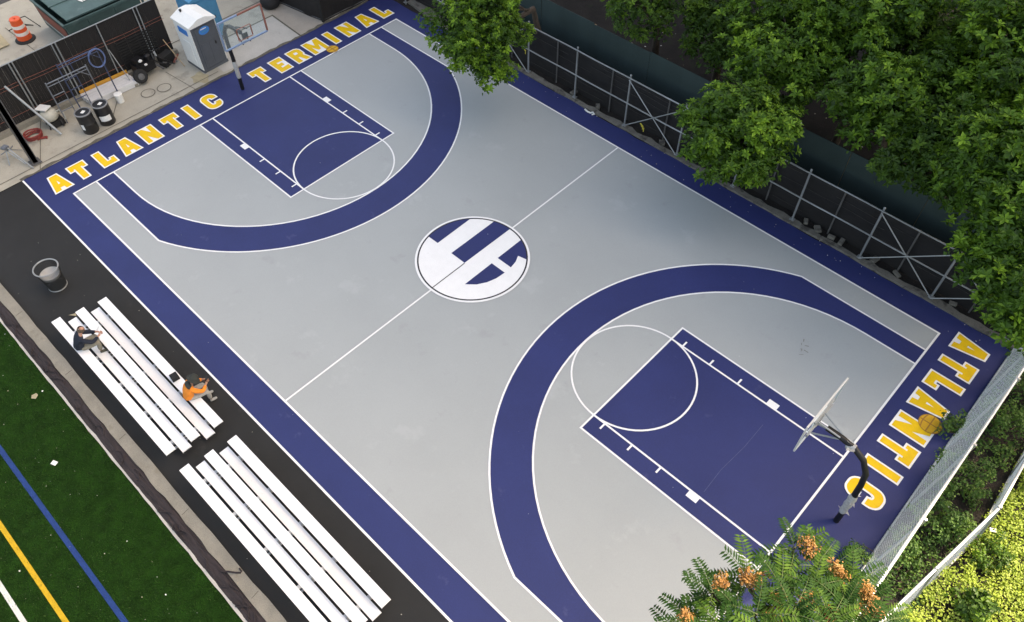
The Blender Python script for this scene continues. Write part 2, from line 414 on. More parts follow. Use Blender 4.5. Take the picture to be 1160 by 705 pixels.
# ------------------------------------------------------------------ the court
ct = MB()
fe = jag(-2.05, 26.8, 16.08, .05, .5, rnd)
ct.poly([(-2.0, -.95), (26.84, -.95), (26.84, 16.0)]+fe[::-1][1:], .004)
court = tag(ct.build('court_surface', 'court_blue'), kind='structure')
part(MB().poly(rect(0, L, 0, W), .008), 'grey_playing_area', 'court_grey', court)
RH, RI, XH = 7.21, 6.03, 1.6
T1 = .86
xb = XH+math.sqrt(RH**2-(YC-T1)**2)
def outer3(r=RH, t1=T1, n=48):
    a0 = math.asin((YC-t1)/r)
    return [(0, t1)]+[(XH+r*math.cos(a), YC+r*math.sin(a)) for a in [-a0+2*a0*i/n for i in range(n+1)]]+[(0, W-t1)]
def inner3(r=RI, n=48):
    return [(0, YC-r)]+[(XH+r*math.cos(a), YC+r*math.sin(a)) for a in [-math.pi/2+math.pi*i/n for i in range(n+1)]]+[(0, YC+r)]
for side in (0, 1):
    X = (lambda x: x) if side == 0 else (lambda x: L-x)
    mp = lambda pts: [(X(x), y) for x, y in pts]
    o3, i3 = outer3(), inner3()
    part(MB().poly(mp(o3+i3[::-1]), .012), 'three_point_band', 'court_blue', court)
    part(MB().poly(mp(rect(0, FT, YC-KO, YC+KO)), .012), 'painted_lane', 'court_blue', court)
    part(MB().strip(mp(o3), LW, .016), 'outer_arc_line', 'line', court)
    part(MB().strip(mp(i3), LW, .017), 'inner_arc_line', 'line', court)
    kl = MB(); kl.strip(mp([(0, YC-KO), (FT, YC-KO), (FT, YC+KO), (0, YC+KO)]), LW, .018)
    kl.strip(mp([(0, YC-KI), (FT, YC-KI)]), LW, .019); kl.strip(mp([(0, YC+KI), (FT, YC+KI)]), LW, .019)
    for sg in (-1, 1):
        kl.poly(mp(rect(2.13, 2.46, YC+sg*(KI+.0), YC+sg*(KI+.21))) if sg > 0 else mp(rect(2.13, 2.46, YC-KI-.21, YC-KI)), .020)
        for x in (3.42, 4.40, 5.37):
            kl.poly(mp(rect(x-.028, x+.028, *sorted((YC+sg*KI, YC+sg*(KI+.22))))), .020)
    part(kl, 'lane_line', 'line', court)
    part(MB().strip([(X(FT)+1.83*math.cos(a), YC+1.83*math.sin(a)) for a in [i*math.pi/32 for i in range(64)]], LW, .021, True), 'free_throw_circle', 'line', court)
bd = MB(); bd.strip(rect(0, L, 0, W), LW+.005, .0225, True); part(bd, 'boundary_line', 'line', court)
part(MB().strip([(-1.97, -.95), (26.84, -.95)], .06, .015), 'outer_edge_line', 'line', court)
hl = MB(); hl.strip([(L/2, 0), (L/2, YC-1.86)], LW, .0205); hl.strip([(L/2, YC+1.86), (L/2, W)], LW, .0205); part(hl, 'half_court_line', 'line', court)
lg = MB()
cxy = (12.48, YC)
circ = lambda r, a0, a1, n: [(cxy[0]+r*math.cos(R_(a0+(a1-a0)*i/n)), cxy[1]+r*math.sin(R_(a0+(a1-a0)*i/n))) for i in range(n+1)]
lg.mat('line').poly(circ(1.9, 0, 360, 72)[:-1], .026)
lg.mat('black_paint').strip(circ(1.80, 0, 360, 72)[:-1], .05, .030, True)
RR = 1.775
def ang(x, y): return math.degrees(math.atan2(y-cxy[1], x-cxy[0]))
lg.mat('court_blue')
a1, a2 = ang(10.73, 7.22), ang(11.15, 8.76)
a1 = a1 % 360
lg.poly([(11.17, 7.23)]+circ(RR, a2, a1, 16), .030)
lg.poly([(11.83, 7.23), (12.46, 7.23)]+circ(RR, ang(12.48, 9.35), ang(11.83, 9.24), 8), .030)
lg.poly([(13.10, 8.13), (13.70, 8.13), (13.64, 8.42), (13.52, 8.66), ]+circ(RR, ang(13.84, 8.74), ang(13.10, 9.24), 8), .030)
lg.poly([(13.12, 6.60), (13.40, 6.85), (13.58, 7.15), (13.68, 7.47), (13.71, 7.83), (13.12, 7.83)], .030)
lg.mat('black_paint').strip([(12.47, 7.22), (12.47, YC-1.78)], .03, .032)
part(lg, 'centre_circle_emblem', None, court)

mk = MB(); mk.strip([(22.84, 5.95), (22.80, 6.8), (22.87, 7.8), (22.86, 8.75)], .012, .0225); part(mk, 'hairline_crack', 'crack', court)
mk = MB()
for k_ in range(7):
    a_ = rnd.uniform(0, 3.1); x_, y_ = 22.27+rnd.gauss(0, .07), 11.9+rnd.gauss(0, .10); l_ = rnd.uniform(.05, .16)
    mk.strip([(x_, y_), (x_+l_*math.cos(a_), y_+l_*math.sin(a_))], rnd.uniform(.01, .03), .0225+k_*.001)
part(mk, 'scuff_mark', 'scuff', court)
# lettering
def cshape(w, t, o):
    r = .27; pts = []
    def arc(cx, cy, rr, a0, a1, n=6): return [(cx+rr*math.cos(R_(a0+(a1-a0)*i/n)), cy+rr*math.sin(R_(a0+(a1-a0)*i/n))) for i in range(n+1)]
    ri = max(.05, r-t+.02)
    out = [(w+o, .34-.0+o), (w+o, r-o*0)] if False else []
    out = [(w-t-o, .36+o), (w+o, .36+o)] 
    out += [(w+o, r)]+arc(w-r, r, r+o, 0, -90)+arc(r, r, r+o, -90, -180)+arc(r, 1-r, r+o, 180, 90)+arc(w-r, 1-r, r+o, 90, 0)+[(w+o, .64-o), (w-t-o, .64-o)]
    k = t+o; rr = .10
    out += arc(w-k-rr, 1-k-rr, rr, 0, 90, 3)+arc(k+rr, 1-k-rr, rr, 90, 180, 3)+arc(k+rr, k+rr, rr, 180, 270, 3)+arc(w-k-rr, k+rr, rr, 270, 360, 3)
    return out[::-1]
GL = {
 'A': (.72, [(0, 0), (.25, 0), (.28, .17), (.44, .17), (.47, 0), (.72, 0), (.53, 1), (.19, 1)], [(0, 0), (.72, 0), (.53, 1), (.19, 1)], [(.315, .40), (.405, .40), (.36, .64)]),
 'T': (.70, [(.22, 0), (.48, 0), (.48, .74), (.55, .74), (.55, .66), (.70, .66), (.70, 1), (0, 1), (0, .66), (.15, .66), (.15, .74), (.22, .74)], [(.22, 0), (.48, 0), (.48, .66), (.70, .66), (.70, 1), (0, 1), (0, .66), (.22, .66)], None),
 'L': (.62, [(0, 0), (.62, 0), (.62, .36), (.46, .36), (.46, .24), (.27, .24), (.27, 1), (0, 1)], None, None),
 'N': (.70, [(0, 0), (.22, 0), (.22, .45), (.45, 0), (.70, 0), (.70, 1), (.48, 1), (.48, .55), (.25, 1), (0, 1)], [(0, 0), (.70, 0), (.70, 1), (0, 1)], None),
 'I': (.28, [(0, 0), (.28, 0), (.28, 1), (0, 1)], None, None),
 'C': (.68, None, None, None),
 'E': (.62, [(0, 0), (.62, 0), (.62, .3), (.26, .26), (.26, .39), (.48, .39), (.48, .61), (.26, .61), (.26, .74), (.62, .70), (.62, 1), (0, 1)], [(0, 0), (.62, 0), (.62, 1), (0, 1)], None),
 'R': (.68, [(0, 0), (.25, 0), (.25, .36), (.34, .36), (.44, 0), (.70, 0), (.57, .43), (.65, .5), (.67, .6), (.67, .85), (.6, .95), (.48, 1), (0, 1)], [(0, 0), (.70, 0), (.60, .42), (.66, .5), (.67, .6), (.67, .85), (.6, .95), (.48, 1), (0, 1)], [(.25, .60), (.41, .60), (.44, .63), (.44, .74), (.41, .77), (.25, .77)]),
 'M': (.86, [(0, 0), (.22, 0), (.22, .55), (.36, .18), (.50, .18), (.64, .55), (.64, 0), (.86, 0), (.86, 1), (.60, 1), (.43, .56), (.26, 1), (0, 1)], [(0, 0), (.86, 0), (.86, 1), (0, 1)], None),
}
def offset(poly, d):
    n = len(poly); res = []
    for i in range(n):
        p0, p1, p2 = (V((*poly[i-1], 0)), V((*poly[i], 0)), V((*poly[(i+1) % n], 0)))
        a = (p1-p0).normalized(); b = (p2-p1).normalized()
        na = V((a.y, -a.x, 0)); nb = V((b.y, -b.x, 0)); m = (na+nb).normalized()
        q = p1+m*d/max(.45, m.dot(na)); res.append((q.x, q.y))
    return res
def letter(ch, cx, cy, up, height=1.0, squash=1.0):
    w, yl, wh, hole = GL[ch]
    rx = -up                                                        # reading direction along y: up=-1 -> +y
    f = lambda p: (cx+up*(p[1]-.5)*height, cy+rx*(p[0]-w/2)*squash*height)
    b = MB(); b.mat('line')
    d = .062
    if ch == 'C': b.poly([f(p) for p in cshape(w, .23, d)], .026)
    else: b.poly([f(p) for p in offset(wh or yl, d)], .026)
    b.mat('yellow')
    b.poly([f(p) for p in (cshape(w, .23, 0) if ch == 'C' else yl)], .030)
    if hole: b.mat('line').poly([f(p) for p in hole], .034)
    return part(b, 'painted_letter', None, court)
LY = [-.11, .75, 1.72, 2.64, 3.56, 4.57, 5.38, 6.3, 8.65, 9.62, 10.52, 11.44, 12.3, 13.17, 14.17, 15.1]
for ch, y in zip('ATLANTICTERMINAL', LY): letter(ch, -.93, y, -1, .94, .90)
RY = [15.25, 14.34, 13.45, 12.55, 11.51, 10.63, 9.79, 8.84]
for ch, y in zip('ATLANTIC', RY): letter(ch, 25.93, y, 1, .94, .90)
def ball_mark(cx, cy, r):
    b = MB(); b.mat('ball_brown').poly([(cx+r*math.cos(a), cy+r*math.sin(a)) for a in [i*math.pi/20 for i in range(40)]], .038)
    b.mat('ball_orange').poly([(cx+.93*r*math.cos(a), cy+.93*r*math.sin(a)) for a in [i*math.pi/20 for i in range(40)]], .041)
    b.mat('ball_brown'); z = .044
    for k in (-.55, 0, .55):
        h = math.sqrt(max(0, (.93*r)**2-(k*r)**2))
        b.strip([(cx+k*r+.12*r*(1-abs(2*t-1)**2)*(1 if k >= 0 else -1)*(k != 0), cy-h+2*h*t) for t in [i/8 for i in range(9)]], .035, z); z += .001
    b.strip([(cx-.9*r, cy), (cx+.9*r, cy)], .035, z)
    part(b, 'ball_emblem', None, court)
ball_mark(-.24, 11.8, .26); ball_mark(26.23, 11.97, .32)
# far concrete footing
fk = MB(); fk.slab(jag(2, 27.2, 16.10, .03, .35, rnd)+jag(27.2, 2, 16.32, .07, .3, rnd), -.02, .07)
fk.slab([(-.6, 16.38), (2.1, 16.05), (2.0, 16.5), (-.6, 16.85)], -.02, .10)
tag(fk.build('fence_footing', 'footing'), kind='structure')

# ------------------------------------------------------------------ bleachers
def bleacher(label, x0, x1):
    r = thing('bleacher', label, 'bleacher', (x0, -1.6, 0), 'white bleachers along the court')
    planks = [('seat', -1.64, -1.94, .43), ('foot_board', -1.97, -2.26, .22), ('seat', -2.33, -2.62, .55), ('foot_board', -2.66, -2.94, .37), ('seat', -3.02, -3.31, .71)]
    for nm, a, b, z in planks:
        p = MB(); w = a-b
        p.box(((x0+x1)/2, (a+b)/2, z-.02), (x1-x0, w-.012, .04))
        p.box(((x0+x1)/2, a-.012, z-.03), (x1-x0-.004, .012, .066)); p.box(((x0+x1)/2, b+.012, z-.03), (x1-x0-.004, .012, .066))
        part(p, nm, 'alum', r)
    n = 5
    for i in range(n):
        x = x0+.5+(x1-x0-1.0)*i/(n-1); f = MB()
        f.bar((x, -1.75, .03), (x, -3.15, .03), .05)
        for nm, a, b, z in planks:
            f.bar((x, a-.03, z-.07), (x, b+.03, z-.07), .05, .04)
        for y, z in ((-1.79, .37), (-2.12, .15), (-2.48, .49), (-2.8, .3), (-3.16, .65)): f.bar((x, y, .03), (x, y, z), .05)
        f.bar((x, -1.79, .05), (x, -3.16, .26), .035)
        for (y, z) in ((-1.955, .20), (-2.295, .205), (-2.64, .35), (-2.98, .35)): f.box((x, y, z), (.10, .085, .022))
        part(f, 'support_frame', 'alum_leg', r)
    return r
bleacher('white aluminium bleacher with two people sitting on it', 5.62, 12.04)
bleacher('empty white aluminium bleacher nearest the bottom of the photo', 12.68, 19.1)

# ------------------------------------------------------------------ litter basket
tb = thing('litter_basket', 'wire mesh litter basket on black asphalt above the bleachers', 'bin', (3.63, -2.42, 0))
b = MB(); H = .88
rad = lambda z: .27+.10*(z/H)**1.6
for k in range(40):
    a = 2*math.pi*k/40; b.tube([((rad(z))*math.cos(a)+3.63, rad(z)*math.sin(a)-2.42, z) for z in (.03, .3, .6, H)], .010, 4)
part(b, 'mesh_side', 'bin_dark', tb)
b = MB()
for z in [.08+.055*i for i in range(9)]:
    b.tube([(3.63+rad(z)*math.cos(a), -2.42+rad(z)*math.sin(a), z) for a in [i*math.pi/14 for i in range(28)]], .009, 4, close=True)
part(b, 'hoop', 'bin_dark', tb)
for nm, z, rr in (('rim', H, .024), ('base_ring', .03, .024)):
    b = MB(); b.tube([(3.63+rad(z)*math.cos(a), -2.42+rad(z)*math.sin(a), z) for a in [i*math.pi/16 for i in range(32)]], rr, 6, close=True); part(b, nm, 'bin', tb, True)
b = MB(); b.lathe((3.63, -2.42, .04), [(.26, 0), (.26, .01)], 24); part(b, 'floor_plate', 'bin_dark', tb)
b = MB(); b.lathe((3.63, -2.42, 0), [(.20, .40), (.27, .46), (.295, .54), (.305, .60), (.28, .61), (.22, .54), (.13, .45), (.02, .43)], 26); lb = b.build('bin_liner', 'liner', smooth=True)
tag(lb, 'white plastic liner sagging inside the mesh litter basket', 'liner')

# ------------------------------------------------------------------ people
def skin_mesh(chains, sub=1):
    """chains: list of (points, radii, edges); each becomes a skinned tube with smooth joints, all joined in one mesh"""
    V_, F_ = [], []
    for pts, rad_, edges in chains:
        me = bpy.data.meshes.new('tmp'); me.from_pydata([tuple(p) for p in pts], edges, [])
        o = bpy.data.objects.new('tmp', me); COL.objects.link(o)
        sk = o.modifiers.new('s', 'SKIN'); o.modifiers.new('u', 'SUBSURF').levels = sub; sk.branch_smoothing = .3
        for i, d in enumerate(me.skin_vertices[0].data):
            r = rad_[i]; d.radius = (r, r) if not isinstance(r, tuple) else r
            d.use_root = (i == 0)
        dg = bpy.context.evaluated_depsgraph_get(); ev = o.evaluated_get(dg); m2 = ev.to_mesh()
        off = len(V_); V_ += [tuple(v.co) for v in m2.vertices]; F_ += [tuple(i+off for i in p.vertices) for p in m2.polygons]
        ev.to_mesh_clear(); bpy.data.objects.remove(o); bpy.data.meshes.remove(me)
    return V_, F_
def line_edges(n): return [(i, i+1) for i in range(n-1)]
def person(label, loc, rz, P, skin, shirt, trousers, shoe, hat):
    r = thing('person', label, 'person', loc, None, rz)
    hip, chest, neck, head = V(P['hip']), V(P['chest']), V(P['neck']), V(P['head'])
    pts = [hip, hip.lerp(chest, .5)+V((0, -.03, .02)), chest, neck, neck.lerp(head, .5)]
    rad_ = [.13, .12, .135, .055, .055]; ed = [(0, 1), (1, 2), (2, 3), (3, 4)]
    def limb(at, js, rs):
        prev = at
        for j, q in zip(js, rs): pts.append(V(j)); rad_.append(q); ed.append((prev, len(pts)-1)); prev = len(pts)-1
    for s in (-1, 1):
        g = lambda k: V((P[k][0]*s, P[k][1], P[k][2])) if k+('L' if s < 0 else 'R') not in P else V(P[k+('L' if s < 0 else 'R')])
        limb(2, [g('shoulder'), g('elbow'), g('wrist'), g('wrist').lerp(g('hand'), .7)], [.062, .044, .03, (.036, .022)])
        limb(0, [g('hipj'), g('knee'), g('ankle')], [.088, .062, .045])
    chains = [(pts, rad_, ed)]
    # head as its own chain rooted inside the neck: skull, jaw
    fwd = V(P['look']).normalized(); up = (head-neck).normalized(); side = fwd.cross(up).normalized(); up2 = side.cross(fwd).normalized()
    chains.append(([head-up2*.09, head-up2*.02+fwd*.012, head+up2*.045, head+up2*.09], [(.055, .06), (.072, .082), (.076, .09), (.05, .06)], line_edges(4)))
    chains.append(([head+fwd*.07+up2*.01, head+fwd*.105-up2*.025], [.014, .017], [(0, 1)]))           # nose
    for s in (-1, 1): chains.append(([head+side*s*.074+up2*.02, head+side*s*.08-up2*.025], [.013, .012], [(0, 1)]))  # ears
    for s in (-1, 1):                                                # five fingers curled round what is held
        g = lambda k: V((P[k][0]*s, P[k][1], P[k][2])) if k+('L' if s < 0 else 'R') not in P else V(P[k+('L' if s < 0 else 'R')])
        wr, hd = g('wrist'), g('hand'); d = (hd-wr).normalized(); a = d.cross(V((0, 0, 1))).normalized(); n = a.cross(d)
        palm = wr.lerp(hd, .75)
        for k, ln in enumerate((.062, .075, .07, .055)):
            o = a*(k-1.5)*.02; q = palm+o
            chains.append(([q, q+d*ln*.55, q+d*ln*.9-n*ln*.35, q+d*ln*.8-n*ln*.75], [.009, .009, .008, .007], line_edges(4)))
        q = palm-d*.03-a*s*.02; chains.append(([q, q-a*s*.025+d*.02, q-a*s*.02+d*.05-n*.015], [.011, .010, .008], line_edges(3)))
    v, f = skin_mesh(chains); m = MB(); m.add(v, f); m.build('body', skin, r, True, True)
    for s in (-1, 1):
        m = MB(); m.lathe(tuple(head+fwd*.083+side*s*.03+up2*.012), [(.001, -.011), (.009, -.006), (.011, 0), (.009, .006), (.001, .011)], 8)
        m.build('eye', 'phone', r, True, True)
    # garments: slightly larger skins ending at cuff, hem and neckline
    gp = [hip+V((0, -.03, -.05)), hip+V((0, -.02, .03)), hip.lerp(chest, .5)+V((0, -.045, .02)), chest+V((0, -.01, 0)), chest.lerp(neck, .75)]; gr = [(.18, .17), (.195, .18), (.19, .17), (.19, .155), .085]; ge = [(0, 1), (1, 2), (2, 3), (3, 4)]
    for s in (-1, 1):
        g = lambda k: V((P[k][0]*s, P[k][1], P[k][2])) if k+('L' if s < 0 else 'R') not in P else V(P[k+('L' if s < 0 else 'R')])
        pr = 3
        for j, q in ((g('shoulder'), .09), (g('elbow'), .07), (g('elbow').lerp(g('wrist'), P.get('sleeve', .95)), .044)): gp.append(V(j)); gr.append(q); ge.append((pr, len(gp)-1)); pr = len(gp)-1
    v, f = skin_mesh([(gp, gr, ge)]); m = MB(); m.add(v, f); m.build('sweater' if shirt == 'navy' else 'shirt', shirt, r, True, True)
    tp = [hip+V((0, 0, -.005)), hip+V((0, -.005, .09))]; tr_ = [(.16, .14), (.165, .145)]; te_ = [(0, 1)]
    for s in (-1, 1):
        g = lambda k: V((P[k][0]*s, P[k][1], P[k][2])) if k+('L' if s < 0 else 'R') not in P else V(P[k+('L' if s < 0 else 'R')])
        pr = 0
        for j, q in ((g('hipj'), .10), (g('knee'), .08), (g('knee').lerp(g('ankle'), .93), .064)): tp.append(V(j)); tr_.append(q); te_.append((pr, len(tp)-1)); pr = len(tp)-1
    v, f = skin_mesh([(tp, tr_, te_)]); m = MB(); m.add(v, f); m.build('trousers', trousers, r, True, True)
    for s in (-1, 1):
        g = lambda k: V((P[k][0]*s, P[k][1], P[k][2])) if k+('L' if s < 0 else 'R') not in P else V(P[k+('L' if s < 0 else 'R')])
        an = g('ankle'); z = P['floor']
        v, f = skin_mesh([([V((an.x, an.y-.05, z+.045)), V((an.x+.005*s, an.y+.07, z+.04)), V((an.x+.01*s, an.y+.17, z+.034))], [(.045, .045), (.048, .04), (.042, .033)], line_edges(3))])
        m = MB(); m.add(v, f); m.build('shoe', shoe, r, True, True)
    m = MB(); c = head+up2*.035-fwd*.012
    bm = Matrix((side, fwd, up2)).transposed()
    if hat == 'hair':
        for i in range(1):
            m.lathe(tuple(head+up2*.02-fwd*.02), [(.096, -.06), (.101, -.02), (.098, .02), (.088, .052)], 16, cap=False, tilt=bm)
        m.build('hair', 'hair', r, True, True)
    else:
        m.lathe(tuple(head-fwd*.005), [(.185, .010), (.19, .018), (.135, .05), (.125, .10), (.10, .14), (.05, .16), (.001, .163)], 20, cap=False, tilt=bm)
        m.build('hat', 'charcoal', r, True, True)
    return r
person('person in navy sweater and khaki trousers, hunched forward on the top bleacher row', (7.20, -3.13, 0), R_(-14), dict(
    hip=(0, 0, .83), chest=(0, .10, 1.17), neck=(0, .19, 1.30), head=(0, .27, 1.42), look=(.1, .9, -.45), hipj=(.10, .05, .81), shoulder=(.19, .12, 1.21),
    elbow=(.22, .37, 1.0), wrist=(.09, .56, 1.02), hand=(.03, .65, 1.02), knee=(.14, .47, .84), ankle=(.13, .40, .47), floor=.37, sleeve=.93), 'skin', 'navy', 'khaki', 'shoe_dark', 'hair')
pb = MB(); pb.box((7.20, -2.49, 1.05), (.075, .012, .15), mtx=Matrix.Rotation(-.9, 3, 'X'))
tag(pb.build('phone', 'paper'), 'small pale phone held by the person in navy', 'phone')
person('person in orange shirt and dark hat, bent over a phone on the lowest bleacher row', (10.74, -1.84, 0), R_(-10), dict(
    hip=(0, 0, .53), chest=(0, .10, .86), neck=(0, .20, .98), head=(0, .29, 1.08), look=(.05, .75, -.65), hipj=(.10, .05, .51), shoulder=(.19, .13, .90),
    elbow=(.23, .36, .69), wrist=(.10, .52, .77), hand=(.04, .60, .79), knee=(.15, .46, .51), ankle=(.13, .44, .10), floor=0.0, sleeve=.9), 'skin2', 'orange_cloth', 'grey_cloth', 'shoe', 'hat')
vs = MB(); o = bpy.data.objects['person.001']
v, f = skin_mesh([([V((0, .04, .93)), V((0, .12, .99)), V((0, .19, 1.02))], [(.19, .075), (.17, .07), (.12, .06)], line_edges(3))]); vs.add(v, f); vs.build('hood', 'charcoal', o, True, True)
pb = MB(); pb.box((10.84, -1.26, .83), (.075, .012, .15), -.17, mtx=Matrix.Rotation(-.17, 3, 'Z') @ Matrix.Rotation(-.8, 3, 'X'))
tag(pb.build('phone', 'phone'), 'black phone held by the person in orange', 'phone')
bg = thing('shoulder_bag', 'small black bag on the bleacher beside the person in orange', 'bag', (9.84, -1.79, .43))
b = MB(); tl = Matrix.Rotation(R_(38), 3, 'Z') @ Matrix.Scale(.8, 3, V((1, 1, 0)).normalized()); b.lathe((0, 0, 0), [(.17, 0), (.19, .03), (.185, .09), (.15, .125), (.05, .135)], 4, tilt=tl); part(b, 'pouch', 'bag', bg, False, True)
b = MB(); b.tube([(-.12, .02, .09), (-.05, .09, .14), (.05, .08, .145), (.13, -.02, .09), (.02, -.1, .10)], .012, 6); part(b, 'strap', 'bag', bg, True, True)

# ------------------------------------------------------------------ far side: pipe fence, netted fence, plywood hoarding
def ties(): pass
PX = [-.62, 1.9, 4.42, 6.9, 9.39, 11.9, 14.35, 16.8, 19.2, 21.72, 24.18, 26.6]
pf = thing('pipe_fence', 'galvanised grey pipe fence frame with crossed braces along the far sideline', 'fence', (13, 16.27, 0))
for x in PX:
    p = MB(); p.tube([(x, 16.27, -.02), (x+.01, 16.27, 2.30)], .036, 8); p.lathe((x+.01, 16.27, 2.29), [(.042, 0), (.042, .03), (.01, .06)], 8); p.box((x, 16.27, .085), (.16, .14, .03)); part(p, 'post', 'galv', pf, True)
wob = lambda x, a: a*mnoise.noise(V((x*.6, a*9, 3)))
for z, nm in ((2.2, 'top_rail'), (1.12, 'middle_rail')):
    p = MB(); p.tube([(x, 16.225, z+wob(x, .03)) for x in [-.62+27.2*i/40 for i in range(41)]], .026, 8); part(p, nm, 'galv', pf, True)
for i in (2, 5, 9, 10):
    xa, xc = PX[i], PX[i+1]
    p = MB(); p.tube([(xa, 16.19, 2.15), (xc, 16.19, .1)], .02, 6); part(p, 'brace', 'galv', pf, True)
    p = MB(); p.tube([(xa, 16.15, .12), (xc, 16.15, 2.12)], .02, 6); part(p, 'brace', 'galv', pf, True)
p = MB()
for x, z in ((6.8, 1.1), (12.75, .62), (12.8, .55)):
    p.box((x, 16.14, z), (.17, .015, .05), mtx=Matrix.Rotation(.5, 3, 'Y')); p.box((x+.06, 16.13, z-.09), (.03, .012, .16))
part(p, 'tape_knot', 'yellow_tape', pf)
nf = thing('netted_fence', 'black netted fence standing close behind the grey pipe frame', 'fence', (13, 16.62, 0))
p = MB(); NXn, NZn = 220, 12; vs = []; fs = []
for i in range(NXn+1):
    x = -.8+28*i/NXn
    for j in range(NZn+1):
        z = 1.86*j/NZn; vs.append((x, 16.66+.035*mnoise.noise(V((x*1.1, z*1.3, 0)))+.02*mnoise.noise(V((x*3, z*4, 7))), z+.03*mnoise.noise(V((x*.5, 0, 5)))*(j == NZn)))
for i in range(NXn):
    for j in range(NZn):
        a = i*(NZn+1)+j; fs.append((a, a+NZn+1, a+NZn+2, a+1))
p.add(vs, fs); part(p, 'netting', 'net_black', nf, True)
p = MB()
for z in (.3, .62, .85, 1.25, 1.5, 1.7, 1.8):
    for k in range(9):
        xa = rnd.uniform(0, 25); ln = rnd.uniform(.7, 3); p.tube([(xa+ln*t, 16.60, z+.05*mnoise.noise(V((xa+ln*t, z, 2)))) for t in [q/6 for q in range(7)]], .005, 4)
part(p, 'line_wire', 'net_wire', nf)
for x in (3.3, 5.7, 8.17, 10.9, 13.5, 15.9, 18.0, 20.4, 22.9, 25.3):
    p = MB(); p.tube([(x, 16.56, 0), (x+.01, 16.56, 1.95)], .03, 7); part(p, 'post', 'galv_dark', nf, True)
for k in range(11):                                               # broken bits of footing at the fence
    x = rnd.uniform(5.5, 25.5); p = MB(); p.box((x, 16.45+rnd.uniform(-.05, .06), .09), (rnd.uniform(.15, .35), rnd.uniform(.1, .2), rnd.uniform(.06, .14)), rnd.uniform(0, 3)); part(p, 'footing_lump', 'footing', nf)
hd = thing('plywood_hoarding', 'dark green plywood hoarding behind the black netted fence', 'hoarding', (13, 17.65, 0))
x = -4.5; k = 0
while x < 27.5:
    p = MB(); dy = rnd.uniform(-.012, .012); dz = rnd.uniform(-.03, .03)
    p.box((x+1.35, 17.65+dy, 1.245+dz), (2.685, .02, 2.49)); part(p, 'plywood_panel', 'plywood', hd)
    p = MB(); p.bar((x, 17.74, 0), (x, 17.74, 2.4), .09); part(p, 'stud', 'wood', hd); x += 2.70
p = MB()
for z in (.4, 1.3, 2.2): p.bar((-4.4, 17.70, z), (27.4, 17.70, z), .04, .09)
part(p, 'backing_rail', 'wood', hd)
sp = MB(); sp.tube([(10.15, 16.02, .03), (10.32, 15.96, .05), (10.45, 15.98, .04), (10.52, 16.06, .06), (10.62, 16.02, .05), (10.56, 15.94, .04)], .035, 5)
tag(sp.build('plastic_strip', 'paper', smooth=True), 'white crumpled plastic strip at the foot of the pipe fence', 'litter')

# ------------------------------------------------------------------ right end: chain link fences
def chain_link(mb, a0, b0, H, lean=(0, 0), pitch=.13, r=.0021):
    a = V((*a0, 0)); b = V((*b0, 0)); d = b-a; Ln = d.length; d.normalize(); ln = V((lean[0]/H, lean[1]/H, 1))
    n = int((Ln+H)/pitch)
    for sg in (1, -1):
        for i in range(n):
            s0 = i*pitch-(H if sg > 0 else 0); s1 = s0+(H if sg > 0 else 0)
            # wire u = s + sg*z
            st_ = i*pitch-(H if sg > 0 else 0)
            z0, z1 = 0., H
            u0, u1 = (st_, st_+H) if sg > 0 else (st_, st_-H)
            def clip(u0, z0, u1, z1):
                for lim, lo in ((0, True), (Ln, False)):
                    o0 = u0 < lim if lo else u0 > lim; o1 = u1 < lim if lo else u1 > lim
                    if o0 and o1: return None
                    if o0: t = (lim-u0)/(u1-u0); u0, z0 = lim, z0+(z1-z0)*t
                    elif o1: t = (lim-u0)/(u1-u0); u1, z1 = lim, z0+(z1-z0)*t
                return u0, z0, u1, z1
            c = clip(u0, z0, u1, z1)
            if c is None or abs(c[3]-c[1]) < .02: continue
            off = V((-d.y, d.x, 0))*.003*sg
            mb.tube([a+d*c[0]+ln*c[1]+off, a+d*c[2]+ln*c[3]+off], r, 3, False)
rf = thing('chain_link_fence', 'tall galvanised chain link fence along the court behind the painted ATLANTIC', 'fence', (26.9, 8, 0))
H = 3.7; LE = .14
p = MB(); chain_link(p, (26.85, -3), (26.85, 16.1), H, (LE, 0)); part(p, 'mesh', 'wire', rf)
for y in (-3, -.6, 1.9, 4.3, 6.7, 9.1, 11.5, 13.9, 16.1):
    p = MB(); p.tube([(26.90, y, -.02), (26.92+LE, y, H+.05)], .032, 8); part(p, 'post', 'galv', rf, True)
for z, nm, rr in ((H, 'top_rail', .034), (.08, 'bottom_rail', .022)):
    p = MB(); p.tube([(26.87+LE*z/H+.02*mnoise.noise(V((y*.3, z, 0))), y, z) for y in [-3+19.1*i/30 for i in range(31)]], rr, 8); part(p, nm, 'white_pipe' if nm == 'top_rail' else 'galv', rf, True)
f2 = thing('chain_link_fence', 'low chain link fence with a corner between shrubs and the bright green vines', 'fence', (28.37, 9.5, 0))
H = 1.8
for a, c in (((28.37, 9.5), (27.2, 2.8)), ((28.37, 9.5), (28.15, 17.5))):
    p = MB(); chain_link(p, (a[0]+.2, a[1]), (c[0]+.2, c[1]), H, (-.2, 0), .11, .0022); part(p, 'mesh', 'wire', f2)
    for z, nm, rr in ((H, 'top_rail', .036), (.1, 'bottom_rail', .03)):
        p = MB(); o_ = .2*(1-z/H); p.tube([(a[0]+o_, a[1], z), (c[0]+o_, c[1], z)], rr, 8); part(p, nm, 'white_pipe', f2, True)
    for t in ((0, .36, .7, 1) if c[1] < 9 else (.3, .6, 1)):
        q = V((*a, 0)).lerp(V((*c, 0)), t); p = MB(); p.tube([q+V((.2, 0, 0)), q+V((0, 0, H+.06))], .034 if t else .045, 8); part(p, 'post', 'galv', f2, True)

